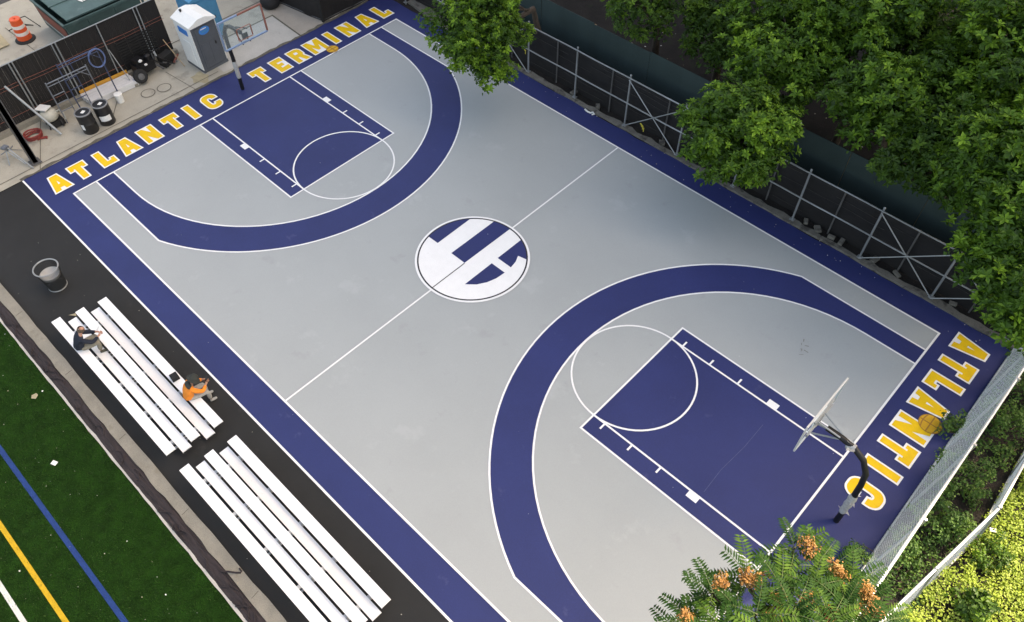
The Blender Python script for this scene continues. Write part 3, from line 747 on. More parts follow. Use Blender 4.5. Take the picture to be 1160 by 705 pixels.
# ------------------------------------------------------------------ hoops
def gooseneck(label, base, arm, board_x, side, kind):
    bx, by = base
    h = thing('basketball_hoop', label, 'basketball hoop', (bx, by, 0))
    p = MB(); p.tube([(x, by, z) for x, z in arm], [.075]*len(arm), 14); part(p, 'gooseneck_pole', 'steel_black', h, True)
    d = 1 if board_x > bx else -1
    ex, ez = arm[-1]
    p = MB()
    for dy in (-.16, .16): p.tube([(ex-d*.35, by+dy*.35, ez-.02), (board_x-d*.03, by+dy, ez-.30)], .022, 8); p.tube([(ex-d*.35, by+dy*.35, ez+.05), (board_x-d*.03, by+dy, ez+.22)], .022, 8)
    p.box((board_x-d*.03, by, ez), (.03, .24, .2)); part(p, 'bracket', 'steel_black' if kind == 'far' else 'galv', h, True)
    z0, z1, w = 2.92, 3.99, .9
    p = MB(); p.box((board_x+d*.012, by, (z0+z1)/2), (.012, 2*w-.06, z1-z0-.06)); part(p, 'backboard', 'clear', h)
    xf = board_x+d*.012; t = .05
    if kind == 'far':
        segs = [('frame_blue', (by-w, z0), (by+w, z0)), ('frame_blue', (by-w, z0+.028), (by-w, z1-.028)), ('frame_red', (by+w, z0+.028), (by+w, z1-.028)), ('frame_blue', (by-w, z1), (by-.1, z1)), ('frame_red', (by-.1, z1), (by+w, z1))]
    else:
        segs = [('white_pipe', (by-w, z0), (by+w, z0)), ('white_pipe', (by-w, z0+.028), (by-w, z1-.028)), ('white_pipe', (by+w, z0+.028), (by+w, z1-.028)), ('white_pipe', (by-w, z1), (by+w, z1))]
    for m_, a, c in segs:
        p = MB(); fw_ = .055 if kind == 'far' else .04; p.bar((xf, a[0], a[1]), (xf, c[0], c[1]), fw_, fw_); part(p, 'frame_rail', m_, h)
    p = MB(); s = .29; zc = z0+.12
    for a, c in (((-s, 0), (s, 0)), ((-s, .45), (s, .45)), ((-s, .03), (-s, .42)), ((s, .03), (s, .42))):
        p.bar((xf+d*.012, by+a[0], zc+a[1]), (xf+d*.012, by+c[0], zc+c[1]), .045, .008)
    part(p, 'target_square', 'frame_red' if kind == 'far' else 'line', h)
    if kind != 'far':
        p = MB(); p.box((board_x-d*.02, by, zc+.2), (.05, 1.15, .10)); p.box((board_x-d*.02, by, zc+.62), (.04, .9, .06)); part(p, 'back_brace', 'galv', h)
    return h
gl = gooseneck('basketball hoop with blue and red framed clear backboard by the portable toilet', (-.74, 7.63), [(-.74, 0), (-.72, .8), (-.72, 1.5), (-.76, 2.1), (-.72, 2.55), (-.50, 2.88), (-.15, 3.05), (.2, 3.10), (.60, 3.12)], .91, 1, 'far')
p = MB(); p.lathe((-.725, 7.63, .55), [(.08, 0), (.088, .1), (.082, .3), (.09, .5), (.083, .7), (.08, .75)], 12, cap=False); part(p, 'tape_wrap', 'tape', gl, True)
gr_ = gooseneck('basketball hoop with black gooseneck pole wrapped in grey tape beside the tall chain link fence', (25.77, 7.64), [(25.77, 0), (25.76, .8), (25.74, 1.5), (25.72, 2.0), (25.66, 2.5), (25.45, 2.9), (25.15, 3.1), (24.8, 3.16), (24.42, 3.16)], 24.17, -1, 'near')
p = MB(); p.lathe((25.75, 7.64, .55), [(.082, 0), (.10, .12), (.086, .25), (.108, .42), (.095, .6), (.112, .75), (.09, .9), (.082, .95)], 14, cap=False)
for k in range(7):
    a = rnd.uniform(0, 6.28); z = .6+rnd.random()*.85; c = V((25.75+.09*math.cos(a), 7.64+.09*math.sin(a), z)); u = V((math.cos(a), math.sin(a), .3))
    p.add([c, c+V((-.06*math.sin(a), .06*math.cos(a), .03)), c+u*rnd.uniform(.05, .14)+V((0, 0, rnd.uniform(-.05, .08)))], [(0, 1, 2)])
part(p, 'tape_wrap', 'tape', gr_, True)
p = MB(); p.lathe((24.97, 7.64, 3.05), [(.084, -.0), (.1, .03), (.104, .1), (.095, .18), (.084, .22)], 12, cap=False, tilt=Matrix.Rotation(R_(75), 3, 'Y'))
for k in range(9):
    a = rnd.uniform(0, 6.28); c = V((25.05+rnd.uniform(-.1, .1), 7.64+.09*math.cos(a), 3.12+.09*math.sin(a)))
    p.add([c, c+V((.07, 0, 0)), c+V((rnd.uniform(-.06, .06), .1*math.cos(a), .1*math.sin(a)))], [(0, 1, 2)])
part(p, 'tape_wrap', 'tape', gr_, True)

# ------------------------------------------------------------------ top left: work yard
def portable_toilet(label, loc, rz, mats):
    wall, door, roof = mats
    t = thing('portable_toilet', label, 'portable toilet', loc, 'portable toilets by the fence', rz)
    w, d, hh = .56, .58, 2.02                                        # half width (y), half depth (x)
    p = MB(); p.box((0, 0, .06), (2*d+.04, 2*w+.04, .12)); part(p, 'skid_base', 'potty_grey', t, False, True)
    for y, nm in ((-w, 'side_wall'), (w, 'side_wall')):
        p = MB(); p.box((0, y, 1.07), (2*d, .04, 1.9)); p.box((-.02, y*1.03, .75), (.5, .03, 1.0)); part(p, nm, wall, t, False, True)
        p = MB()
        p.box((0, y+math.copysign(.032, y), 1.70), (.62, .02, .24)); part(p, 'side_vent', 'sign_blue' if wall == 'potty_white' else wall, t, False, True)
    p = MB(); p.box((-d, 0, 1.07), (.04, 2*w-.04, 1.9)); part(p, 'back_wall', wall, t, False, True)
    p = MB(); p.add([(d, -w, .12), (d, w, .12), (d, w, 1.98), (d, 0, 2.12), (d, -w, 1.98), (d-.04, -w+.03, .12), (d-.04, w-.03, .12), (d-.04, w-.03, 1.98), (d-.04, 0, 2.12), (d-.04, -w+.03, 1.98)], [(0, 1, 2, 3, 4), (9, 8, 7, 6, 5), (0, 5, 6, 1), (0, 4, 9, 5), (1, 6, 7, 2)]); part(p, 'front_frame', door, t, False, True)
    p = MB(); p.box((d+.012, -.02, 1.02), (.03, .78, 1.72)); 
    for y in (-.2, .16): p.box((d+.03, y, .75), (.018, .26, .9))
    dr = part(p, 'door', door, t, False, True)
    p = MB(); p.box((d+.045, .30, 1.05), (.03, .05, .12)); part(p, 'handle', 'bucket_black', dr, False, True)
    if wall == 'potty_white':
        p = MB(); p.mat('sign_blue'); p.add([(d+.045, -.02+.24*math.cos(a), 1.72+.17*math.sin(a)) for a in [i*math.pi/12 for i in range(24)]], [tuple(range(24))])
        p.mat('label'); p.box((d+.05, -.04, 1.80), (.006, .26, .035)); p.mat('potty_blue').box((d+.05, .0, 1.69), (.006, .30, .05)); part(p, 'sign', None, dr, False, True)
    p = MB(); rf_ = [(-w-.06, 1.99), (w+.06, 1.99), (w+.06, 2.06), (.16, 2.25), (-.16, 2.25), (-w-.06, 2.06)]; n = len(rf_)
    p.add([(x, y, z) for x in (-d-.05, d+.06) for y, z in rf_], [tuple(range(n))[::-1], tuple(range(n, 2*n))]+[(i, (i+1) % n, n+(i+1) % n, n+i) for i in range(n)]); rfo = part(p, 'roof', roof, t, False, True)
    p = MB(); p.lathe((-d+.18, -.22, 2.2), [(.04, 0), (.04, .07), (.055, .07), (.055, .11)], 10); part(p, 'vent_pipe', 'bucket_black', rfo, False, True)
    return t
portable_toilet('white portable toilet with grey door and blue sign beside the hoop', (-3.34, 7.72, .01), R_(2), ('potty_white', 'potty_grey', 'potty_white'))
portable_toilet('blue portable toilet mostly hidden behind the white one', (-4.95, 8.75, .01), R_(2), ('potty_blue', 'potty_blue', 'potty_blue'))

sf = thing('slatted_fence', 'black slatted chain link fence behind the work yard at upper left', 'fence', (-4.95, 3, 0))
p = MB(); y = -4.
while y < 7.15:
    p.box((-4.97+rnd.uniform(-.008, .008), y, 1.24), (.012, .062, 2.4)); y += .0645
part(p, 'privacy_slats', 'slat', sf)
for y in (-3.0, 1.15, 1.28, 2.80, 2.94, 4.6, 6.15, 6.3):
    p = MB(); p.tube([(-4.90, y, 0), (-4.90, y, 2.5)], .026, 8); part(p, 'post', 'galv', sf, True)
p = MB(); p.tube([(-4.93, -4, 2.48), (-4.93, 7.2, 2.48)], .022, 8); part(p, 'top_rail', 'galv', sf, True)
p = MB()
for z in (1.55, 1.68, .5): p.tube([(-4.93, y, z+.02*math.sin(y*2)) for y in [-4+11.2*i/20 for i in range(21)]], .008, 5)
part(p, 'tension_wire', 'frame_red', sf)
p = MB(); p.box((-4.86, 1.6, .09), (.2, 11.2, .18)); part(p, 'concrete_plinth', 'kerb', sf)
p = MB()
for k in range(9): p.box((-4.86+.003*k, 5.75, .55+.115*k), (.025, 1.6, .05))
part(p, 'dark_slats', 'rubber', sf)

ef = thing('netted_enclosure', 'black netted enclosure corner beside the painted TERMINAL', 'fence', (-2.21, 12.83, 0))
for a, c in (((-2.21, 12.83), (-8.5, 11.85)), ((-2.21, 12.83), (-2.0, 18.5))):
    p = MB(); N = 50; vs = []; fs = []
    nx = V((-(c[1]-a[1]), c[0]-a[0], 0)).normalized()
    for i in range(N+1):
        q = V((*a, 0)).lerp(V((*c, 0)), i/N)
        for j in range(9):
            e = q+nx*(.05*mnoise.noise(V((q.x*1.2, q.y*1.2, j*.35)))); vs.append((e.x, e.y, 2.4*j/8))
    for i in range(N):
        for j in range(8): k = i*9+j; fs.append((k, k+9, k+10, k+1))
    p.add(vs, fs); part(p, 'netting', 'slat', ef, True)
    p = MB(); p.tube([(a[0], a[1], 2.4), (c[0], c[1], 2.4)], .025, 8); part(p, 'top_rail', 'galv_dark', ef, True)
    p = MB(); p.tube([(a[0]+(c[0]-a[0])*.02, a[1]+(c[1]-a[1])*.02, .08), (c[0], c[1], .08)], .02, 6); part(p, 'bottom_rail', 'galv_dark', ef, True)
p = MB(); p.tube([(-2.2, 12.84, 0), (-2.2, 12.84, 2.45)], .07, 8); part(p, 'corner_post', 'rubber', ef, True)
rb = MB(); rb.lathe((-4.9, 12.0, 0), [(.30, 0), (.42, .12), (.44, .3), (.33, .5), (.12, .62), (.08, .7)], 14)
tag(rb.build('rubbish_sack', 'bag', smooth=True), 'black rubbish sack on the pavement at the top edge', 'sack')

# dumpster
dp = thing('dumpster', 'green steel dumpster with red side band on the pavement behind the slatted fence', 'dumpster', (-9, 6.5, 0))
x0, x1, y0, y1 = -10.7, -7.6, 4.2, 7.5
p = MB(); p.add([(x0, y0+.12, .12), (x1-.15, y0+.12, .12), (x1-.15, y1, .12), (x0, y1, .12), (x0, y0, 1.46), (x1, y0, 1.46), (x1, y1, 1.46), (x0, y1, 1.46)], [(3, 2, 1, 0), (0, 1, 5, 4), (1, 2, 6, 5), (2, 3, 7, 6), (3, 0, 4, 7)])
p.bar((x1-.02, y0, 1.40), (x1-.02, y1, 1.40), .08, .1); p.bar((x0, y0-.02, 1.40), (x1, y0-.02, 1.40), .08, .1)
for yy in (5.2, 6.4, 7.6): p.bar((x1-.12, yy, .2), (x1-.01, yy, 1.36), .08)
part(p, 'bin_body', 'green_steel', dp)
p = MB(); p.box(((x0+x1)/2-.05, (y0+y1)/2+.1, 1.50), (x1-x0-.2, y1-y0-.2, .06)); p.box((x0+1.5, (y0+y1)/2, 1.545), (.08, y1-y0-.3, .03)); lid_ = part(p, 'lid', 'green_steel', dp)
p = MB()
for k, (x, y) in enumerate(((-8.7, 5.6), (-8.9, 6.1), (-8.5, 6.5), (-9.0, 6.8), (-9.3, 5.8))):
    p.strip([(x+.16*math.sin(2.2*t*6+k), y+.28*(t-.5)+.08*math.cos(9*t+k)) for t in [i/9 for i in range(10)]], .05, 1.565+.001*k)
part(p, 'paint_scribble', 'label', lid_)
p = MB(); p.mat('red_band').add([(x0+.3, y0+.036, .62), (x1-.25, y0+.036, .62), (x1-.2, y0-.012, 1.18), (x0+.3, y0-.012, 1.18)], [(0, 1, 2, 3)])
p.mat('label').add([(x0+.3, y0+.068, .42), (x1-.25, y0+.068, .42), (x1-.25, y0+.045, .52), (x0+.3, y0+.045, .52)], [(0, 1, 2, 3)]); part(p, 'side_band', None, dp)

# traffic barrel
tbl = thing('traffic_barrel', 'orange and white striped traffic barrel at the upper left corner', 'traffic barrel', (-10.5, 3.22, 0))
p = MB(); p.mat('orange')
prof = [(.30, .05, 'orange'), (.295, .30, 'orange'), (.27, .30, 'reflect'), (.268, .45, 'reflect'), (.262, .455, 'orange'), (.258, .60, 'orange'), (.25, .605, 'reflect'), (.245, .75, 'reflect'), (.24, .755, 'orange'), (.225, .98, 'orange')]
for i in range(len(prof)-1):
    p.mat(prof[i+1][2] if prof[i][2] == prof[i+1][2] else 'orange'); p.lathe((-10.5, 3.22, 0), [prof[i][:2], prof[i+1][:2]], 22, cap=False)
p.mat('orange').lathe((-10.5, 3.22, .98), [(.225, 0), (.2, .025), (.001, .02)], 22, cap=False); part(p, 'drum', None, tbl, True)
p = MB(); p.bar((-10.58, 3.22, 1.03), (-10.42, 3.22, 1.03), .05); part(p, 'handle', 'orange', tbl)
p = MB(); p.lathe((-10.5, 3.22, .005), [(.42, 0), (.42, .03), (.34, .09)], 20); part(p, 'rubber_base', 'rubber', tbl, True)
cb = MB(); cb.tube([(-11.6, 3.0, .05), (-11.2, 3.4, .3), (-11.1, 3.9, .12), (-11.6, 3.7, .04), (-12.2, 3.3, .1), (-11.7, 3.9, .3), (-10.9, 4.1, .05)], .02, 6)
tag(cb.build('cable', 'rubber', smooth=True), 'black cable looping on pavement between barrel and dumpster', 'cable')
bd_ = MB(); bd_.box((-11.1, 2.2, .25), (1.2, .7, .03), .1, mtx=Matrix.Rotation(.3, 3, 'Y')); tag(bd_.build('plywood_board', 'tan'), 'tan plywood board tilted beside the traffic barrel', 'board')

# paint drums and buckets
def drum(label, x, y, hh, r, lab):
    t = thing('paint_drum', label, 'drum', (x, y, .005), 'black drums beside the scaffold frames')
    p = MB(); p.lathe((0, 0, 0), [(r*.94, 0), (r, .03), (r, hh*.48), (r*1.03, hh*.5), (r, hh*.52), (r, hh-.03)], 24, cap=False); p.lathe((0, 0, .0), [(r*.9, .002), (r*.94, .004)], 24); part(p, 'barrel', 'bucket_black', t, True, True)
    p = MB(); p.mat('lid').lathe((0, 0, hh-.03), [(r*1.05, 0), (r*1.05, .035), (r*.9, .04), (r*.88, .02)], 24, cap=False); p.mat('bucket_black').lathe((0, 0, hh-.012), [(r*.9, -.002), (r*.9, 0)], 24); p.mat('label').box((.01, .02, hh-.003), (.12, .16, .012), .5); part(p, 'lid', None, t, True, True)
    p = MB(); a0, a1 = lab
    n = 8; vs = []
    for i in range(n+1):
        a = R_(a0+(a1-a0)*i/n)
        for z in (hh*.28, hh*.55): vs.append(((r*1.035)*math.cos(a), (r*1.035)*math.sin(a), z))
    p.add(vs, [(2*i, 2*i+2, 2*i+3, 2*i+1) for i in range(n)]); part(p, 'paper_label', 'label', t, False, True)
drum('black drum nearest the painted letters, only a sliver of label showing', -2.78, 2.17, .86, .29, (-75, -50))
drum('black drum with a wide white label, second from the corner', -2.78, 2.86, .86, .29, (-60, 20))
def bucket(label, x, y, z=0):
    t = thing('bucket', label, 'bucket', (x, y, z), 'white plastic buckets')
    p = MB(); p.lathe((0, 0, 0), [(.13, 0), (.15, .36)], 18); part(p, 'pail', 'bucket_white', t, True, True)
    p = MB(); p.lathe((0, 0, .36), [(.162, -.02), (.162, .012), (.14, .02), (.001, .02)], 18); part(p, 'lid', 'bucket_white', t, True, True)
bucket('white bucket standing alone right of the plank stack', -3.57, 3.85); bucket('white bucket behind the labelled black drum', -3.62, 2.92)

# scaffold frames leaning at the fence
def frame(label, x, y0, y1, h, mat, lean):
    t = thing('scaffold_frame', label, 'scaffold frame', (x, y0, 0), 'scaffold frames against the slatted fence')
    P = lambda y, z: (x-lean*z/h, y, z)
    for y in (y0, y1):
        p = MB(); p.tube([P(y, 0), P(y, h+.06)], .024, 8); part(p, 'leg', mat, t, True)
    p = MB(); p.tube([P(y0, h), P(y1, h)], .024, 8); part(p, 'top_bar', mat, t, True)
    p = MB(); p.tube([P(y0, h*.3), P(y0+.45, h*.3)], .018, 6); p.tube([P(y0, h*.5), P(y0+.45, h*.5)], .018, 6); p.tube([P(y0, h*.7), P(y0+.45, h*.7)], .018, 6); p.tube([P(y0+.45, 0.1), P(y0+.45, h)], .018, 6); part(p, 'ladder_rungs', mat, t, True)
    p = MB(); p.tube([P(y1-.4, h), P(y1, h-.4)], .016, 6); p.tube([P(y0, h-.12), P(y1, h-.12)], .016, 6); part(p, 'corner_brace', mat, t, True)
frame('grey scaffold frame standing in front of the plank stack', -3.87, 1.75, 3.33, 1.74, 'scaffold_grey', .05)
frame('taller blue scaffold frame hung with a hose coil', -3.98, 2.45, 4.0, 2.08, 'scaffold', .15)
co = MB()
co.tube([(-4.02+.03*math.sin(a*1.3), 3.85+.30*math.cos(a)+.02*math.sin(a*.7), 1.78+.36*math.sin(a)+.02*math.cos(a*.9)) for a in [i*math.pi/10 for i in range(62)]], .016, 6)
tag(co.build('hose_coil', 'rope', smooth=True), 'blue grey hose coil hanging from the corner of the blue scaffold frame', 'hose')
ps = thing('plank_stack', 'stack of pale metal planks with an amber edge under the scaffold frames', 'planks', (-4.4, 3.9, 0))
for k in range(4):
    p = MB(); p.box((-4.12-.19*k, 3.92-.02*k, .13), (.18, 2.0, .22), -.05); part(p, 'plank', 'plank', ps)
p = MB(); p.box((-4.84, 3.9, .20), (.05, 2.0, .30), -.05); part(p, 'edge_board', 'amber', ps)
# mixer with white sheet on top
gx = thing('paint_mixer', 'beige round machine on a black base with a white panel lying on top', 'machine', (-4.15, 1.35, 0))
p = MB(); p.lathe((-4.15, 1.35, .28), [(.22, 0), (.31, .08), (.33, .22), (.27, .34), (.15, .40)], 18); part(p, 'tank', 'beige', gx, True)
p = MB()
for a in range(4): p.tube([(-4.15+.24*math.cos(a*1.57+.7), 1.35+.24*math.sin(a*1.57+.7), .30), (-4.15+.32*math.cos(a*1.57+.7), 1.35+.32*math.sin(a*1.57+.7), .0)], .022, 6)
p.box((-4.1, 1.45, .16), (.5, .5, .22)); p.lathe((-3.85, 1.6, .14), [(.13, 0), (.13, .06)], 14, tilt=Matrix.Rotation(1.57, 3, 'X')); part(p, 'base_frame', 'rubber', gx)
p = MB(); p.tube([(-4.05, 1.55, .5), (-3.95, 1.7, .62), (-3.9, 1.8, .45), (-3.85, 1.75, .2)], .03, 6); part(p, 'spout', 'beige', gx, True)
wp = MB(); wp.box((-4.3, 1.3, .74), (.52, .34, .04), .35, mtx=Matrix.Rotation(.45, 3, 'Z') @ Matrix.Rotation(-.12, 3, 'Y')); tag(wp.build('white_panel', 'label'), 'small white panel lying on the beige machine', 'panel')
hr = MB(); hr.tube([(-3.95+(.24+.012*i/10)*math.cos(i*math.pi/10), .47+(.27+.01*i/10)*math.sin(i*math.pi/10), .03+.0035*i+.01*math.sin(i)) for i in range(64)], .032, 6)
hr.tube([(-3.7, .6, .05), (-3.6, .8, .05), (-3.55, .75, .06)], .05, 7)
tag(hr.build('hose_coil', 'hose_red', smooth=True), 'red hose coil on the concrete beside the dark steel post', 'hose')
sp = thing('steel_post', 'thick dark steel post bolted to the concrete at the left edge', 'post', (-2.62, -.17, 0))
p = MB(); p.box((-2.62, -.17, 2.1), (.16, .16, 4.2)); p.box((-2.55, -.17, 2.1), (.02, .22, 4.2)); p.box((-2.70, -.17, 2.1), (.02, .22, 4.2)); part(p, 'shaft', 'galv_dark', sp)
p = MB(); p.box((-2.62, -.17, .02), (.38, .38, .03)); part(p, 'base_plate', 'galv_dark', sp)
p = MB(); p.box((-2.86, -.17, .42), (.10, .10, .5)); p.box((-2.80, -.17, .65), (.14, .08, .06)); part(p, 'bolted_bracket', 'rubber', sp)
gp_ = MB(); gp_.tube([(-3.36, 1.25, .05), (-4.50, .58, 2.0)], .045, 8); tag(gp_.build('leaning_pipe', 'galv', smooth=True), 'thick grey pipe leaning across the corner by the dark steel post', 'pipe')
es = thing('folding_stand', 'folded grey tripod stand lying against the dark post at the left edge', 'stand', (-2.9, -.9, 0))
for a, c in (((-2.3, -.36, .03), (-3.35, -.62, .55)), ((-2.75, -.45, .03), (-3.5, -.75, .55)), ((-3.1, -.9, .03), (-3.4, -.65, .6)), ((-3.6, -.2, .03), (-3.35, -.7, .5))):
    p = MB(); p.tube([a, c], .022, 6); part(p, 'leg', 'galv', es, True)
p = MB(); p.box((-3.4, -.68, .56), (.2, .22, .08), .4); p.tube([(-3.5, -.9, .3), (-3.3, -.5, .5), (-3.6, -.4, .35)], .018, 6); part(p, 'head_bracket', 'scaffold_grey', es)
# wheeled machine and clutter by the fence
wm = thing('wheeled_machine', 'black wheeled machine with a rubber tyre parked against the dark slats', 'machine', (-4.25, 5.35, 0))
p = MB(); p.lathe((-4.0, 5.08, .34), [(.11, -.08), (.24, -.09), (.28, -.05), (.28, .05), (.24, .09), (.11, .08)], 22, tilt=Matrix.Rotation(1.2, 3, 'Y') @ Matrix.Rotation(.2, 3, 'X')); part(p, 'tyre', 'rubber', wm, True)
p = MB(); p.lathe((-3.96, 5.08, .34), [(.13, -.07), (.13, .08), (.05, .1)], 14, tilt=Matrix.Rotation(1.2, 3, 'Y')); part(p, 'hub', 'galv_dark', wm, True)
p = MB(); p.box((-4.45, 5.5, .42), (.5, .8, .4), .1); p.box((-4.4, 5.35, .72), (.3, .35, .25), .2); p.tube([(-4.5, 5.6, .6), (-4.3, 6.1, .9), (-4.2, 6.3, .95)], .025, 6); p.lathe((-4.35, 5.75, .62), [(.12, 0), (.14, .2), (.06, .26)], 12); part(p, 'engine_housing', 'steel_black', wm)
p = MB(); p.box((-4.1, 5.35, .86), (.10, .12, .06), .5); p.box((-4.1, 5.5, .62), (.08, .1, .05), .2); part(p, 'caution_plate', 'label', wm)
sc_ = thing('scrap_heap', 'heap of dark scrap metal between the wheeled machine and the white toilet', 'scrap', (-4.2, 6.5, 0))
for k in range(12):
    a = V((-4.3+rnd.uniform(-.3, .35), 6.4+rnd.uniform(-.4, .45), rnd.uniform(.03, .3))); c = a+V((rnd.uniform(-.4, .4), rnd.uniform(-.5, .5), rnd.uniform(0, .5)))
    p = MB(); p.bar(a, c, rnd.uniform(.03, .12), rnd.uniform(.02, .06)); part(p, 'scrap_bar', rnd.choice(('rubber', 'steel_black', 'frame_red', 'galv_dark', 'galv')), sc_)
p = MB(); p.box((-4.45, 6.5, .25), (.35, .6, .45), .3); part(p, 'crate', 'rubber', sc_)
sk_ = MB(); sk_.tube([(-4.12, 4.72, .02), (-4.75, 4.6, 1.45)], .02, 6); tag(sk_.build('leaning_pole', 'galv', smooth=True), 'thin grey pole leaning on the fence right of the plank stack', 'pole')
br_ = MB(); br_.tube([(-3.75, 6.85, .02), (-4.7, 6.75, .9)], .018, 6); tag(br_.build('broom_stick', 'wood', smooth=True), 'pale wooden stick leaning beside the white portable toilet', 'stick')
rk = thing('rubble_pile', 'small grey lumps of rubble at the foot of the leaning pole', 'rubble', (-4.2, 4.9, 0))
for k in range(7): p = MB(); p.box((-4.15+rnd.uniform(-.15, .15), 4.85+rnd.uniform(-.2, .2), .07), (.16, .14, .12), rnd.uniform(0, 3)); part(p, 'lump', 'kerb', rk)

# ------------------------------------------------------------------ vegetation
def leaves(mb, c, r, n, size, rn, flat=.7, t=.5, up=.55):
    for _ in range(n):
        d = V((rn.gauss(0, 1), rn.gauss(0, 1), rn.gauss(0, 1))).normalized()
        p = c+V((d.x, d.y, d.z*flat))*r*(rn.random()**.45)
        nrm = (d*.8+V((0, 0, up))+V((rn.gauss(0, .35), rn.gauss(0, .35), rn.gauss(0, .35)))).normalized()
        a = nrm.orthogonal().normalized(); a = Matrix.Rotation(rn.uniform(0, 6.28), 3, nrm) @ a; b = nrm.cross(a)
        L_ = size*rn.uniform(.7, 1.3); w = L_*.36
        mb.t = max(0, min(.65, t+rn.gauss(0, .06)))
        mb.add([p, p+a*L_*.5+b*w+nrm*L_*.08, p+a*L_-nrm*L_*.1, p+a*L_*.5-b*w+nrm*L_*.08], [(0, 1, 2, 3)])
def rosettes(mb, c, r, n, size, rn, t):
    out = V((0, 0, .35))
    for _ in range(n):
        d = V((rn.gauss(0, 1), rn.gauss(0, 1), rn.gauss(0, 1)+.35)).normalized()
        p = c+V((d.x, d.y, d.z*.75))*r*(rn.random()**.35)
        ax = (d*.7+V((0, 0, .9))+V((rn.gauss(0, .25), rn.gauss(0, .25), 0))).normalized()
        u = ax.orthogonal().normalized(); w_ = ax.cross(u); a0 = rn.uniform(0, 6.28); k = rn.randint(6, 9)
        sz = size*rn.uniform(.75, 1.25); tt = max(0, min(.66, t+rn.gauss(0, .10)))
        for i in range(k):
            a = a0+i*2.4; rad = u*math.cos(a)+w_*math.sin(a); e = .15+.7*(i/k)
            ld = (rad*math.cos(e)+ax*math.sin(e)).normalized(); sd = ax.cross(rad).normalized(); nn = ld.cross(sd)
            L_ = sz*(1.1-.35*i/k); hw = L_*.21; mb.t = min(.68, tt+.10*(i/k))
            mb.add([p, p+ld*L_*.55+sd*hw+nn*.012, p+ld*L_-ax*L_*.12, p+ld*L_*.55-sd*hw+nn*.012], [(0, 1, 2, 3)])
def tree(label, base, centre, ax, nclump, rn, mat='leaf', size=.14, per=46, group='broadleaf trees beyond the fence', cr=(.34, .62), name='broadleaf_tree'):
    t = thing(name, label, 'tree', base, group)
    base = V(base); c = V(centre); ax = V(ax)
    nclump = int(nclump*1.3); cl = []
    tries = 0
    while len(cl) < nclump and tries < nclump*20:
        tries += 1
        d = V((rn.gauss(0, 1), rn.gauss(0, 1), rn.gauss(0, 1))).normalized()
        rr = rn.uniform(.45, 1.0)*(1+.28*mnoise.noise(d*1.7+V((base.x, base.y, 0))))
        if mnoise.noise(d*2.3+V((base.y, 3, base.x))) < -.28: continue
        cl.append((c+V((d.x*ax.x, d.y*ax.y, d.z*ax.z))*rr, rn.uniform(*cr)))
    lv = MB(); lv.tint = []
    for q, r in cl:
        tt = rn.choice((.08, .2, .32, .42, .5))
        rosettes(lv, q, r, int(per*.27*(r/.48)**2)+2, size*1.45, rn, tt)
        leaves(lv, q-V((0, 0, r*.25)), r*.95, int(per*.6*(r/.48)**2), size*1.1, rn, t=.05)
    top = c-V((0, 0, ax.z*.2)); tk = MB()
    mid = base.lerp(top, .16)+V((rn.uniform(-.1, .1), rn.uniform(-.1, .1), 0)); mid.z = base.z+max(2.75, (top.z-base.z)*.66)
    tk.tube([base-V((0, 0, .1)), base.lerp(mid, .5)+V((.05, .03, 0)), mid, top], [.17, .14, .11, .06], 9)
    for q, r in cl[::max(1, len(cl)//22)]:
        s = mid.lerp(top, rn.random()); m_ = s.lerp(q, .5)+V((rn.uniform(-.2, .2), rn.uniform(-.2, .2), .15)); tk.tube([s, m_, q], [.05, .032, .012], 5)
    part(tk, 'trunk', 'bark', t, True); part(lv, 'crown', mat, t)
    return t
def rn(k): return random.Random(k)
tree('leafy tree overhanging the far sideline at the top centre, before the dark enclosure', (6.9, 17.15, 0), (7.45, 13.2, 3.6), (1.5, 1.6, 1.9), 120, rn(11), size=.12, per=60, cr=(.28, .5))
tree('rounded tree hiding part of the pipe fence, nearest the middle of the court', (17.6, 17.2, 0), (17.15, 14.7, 3.7), (1.75, 1.5, 1.5), 75, rn(12), per=50)
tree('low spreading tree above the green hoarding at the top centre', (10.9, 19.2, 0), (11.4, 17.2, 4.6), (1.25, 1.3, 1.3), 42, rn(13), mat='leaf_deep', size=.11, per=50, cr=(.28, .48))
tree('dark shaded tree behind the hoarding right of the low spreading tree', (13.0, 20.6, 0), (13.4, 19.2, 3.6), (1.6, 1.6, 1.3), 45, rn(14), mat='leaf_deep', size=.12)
tree('bright clumped tree behind the hoarding, just above the rounded tree', (17.0, 19.2, 0), (16.6, 17.5, 5.2), (1.9, 1.6, 1.8), 75, rn(15))
tree('tall pale green tree at the top edge, left of the dark gap', (18.3, 20.6, 0), (18.3, 19.0, 6.4), (2.1, 1.9, 1.9), 80, rn(16))
tree('drooping tree whose crown hangs over the middle of the green hoarding', (20.4, 18.6, 0), (20.1, 16.9, 5.2), (1.45, 1.3, 1.35), 55, rn(17))
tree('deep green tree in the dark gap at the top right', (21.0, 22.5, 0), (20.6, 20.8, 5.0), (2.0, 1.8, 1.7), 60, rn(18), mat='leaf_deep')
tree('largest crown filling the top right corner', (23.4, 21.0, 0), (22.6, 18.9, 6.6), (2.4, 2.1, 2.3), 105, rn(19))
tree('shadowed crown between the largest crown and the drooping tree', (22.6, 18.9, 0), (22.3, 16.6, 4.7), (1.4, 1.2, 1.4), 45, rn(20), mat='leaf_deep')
tree('broad crown along the right edge, below the top right corner', (25.0, 18.8, 0), (24.2, 15.9, 5.9), (1.8, 1.7, 1.9), 85, rn(21))
tree('crown at the right edge overhanging the last brace of the pipe fence', (26.2, 17.4, 0), (25.3, 14.85, 4.7), (1.35, 1.4, 1.7), 75, rn(22))
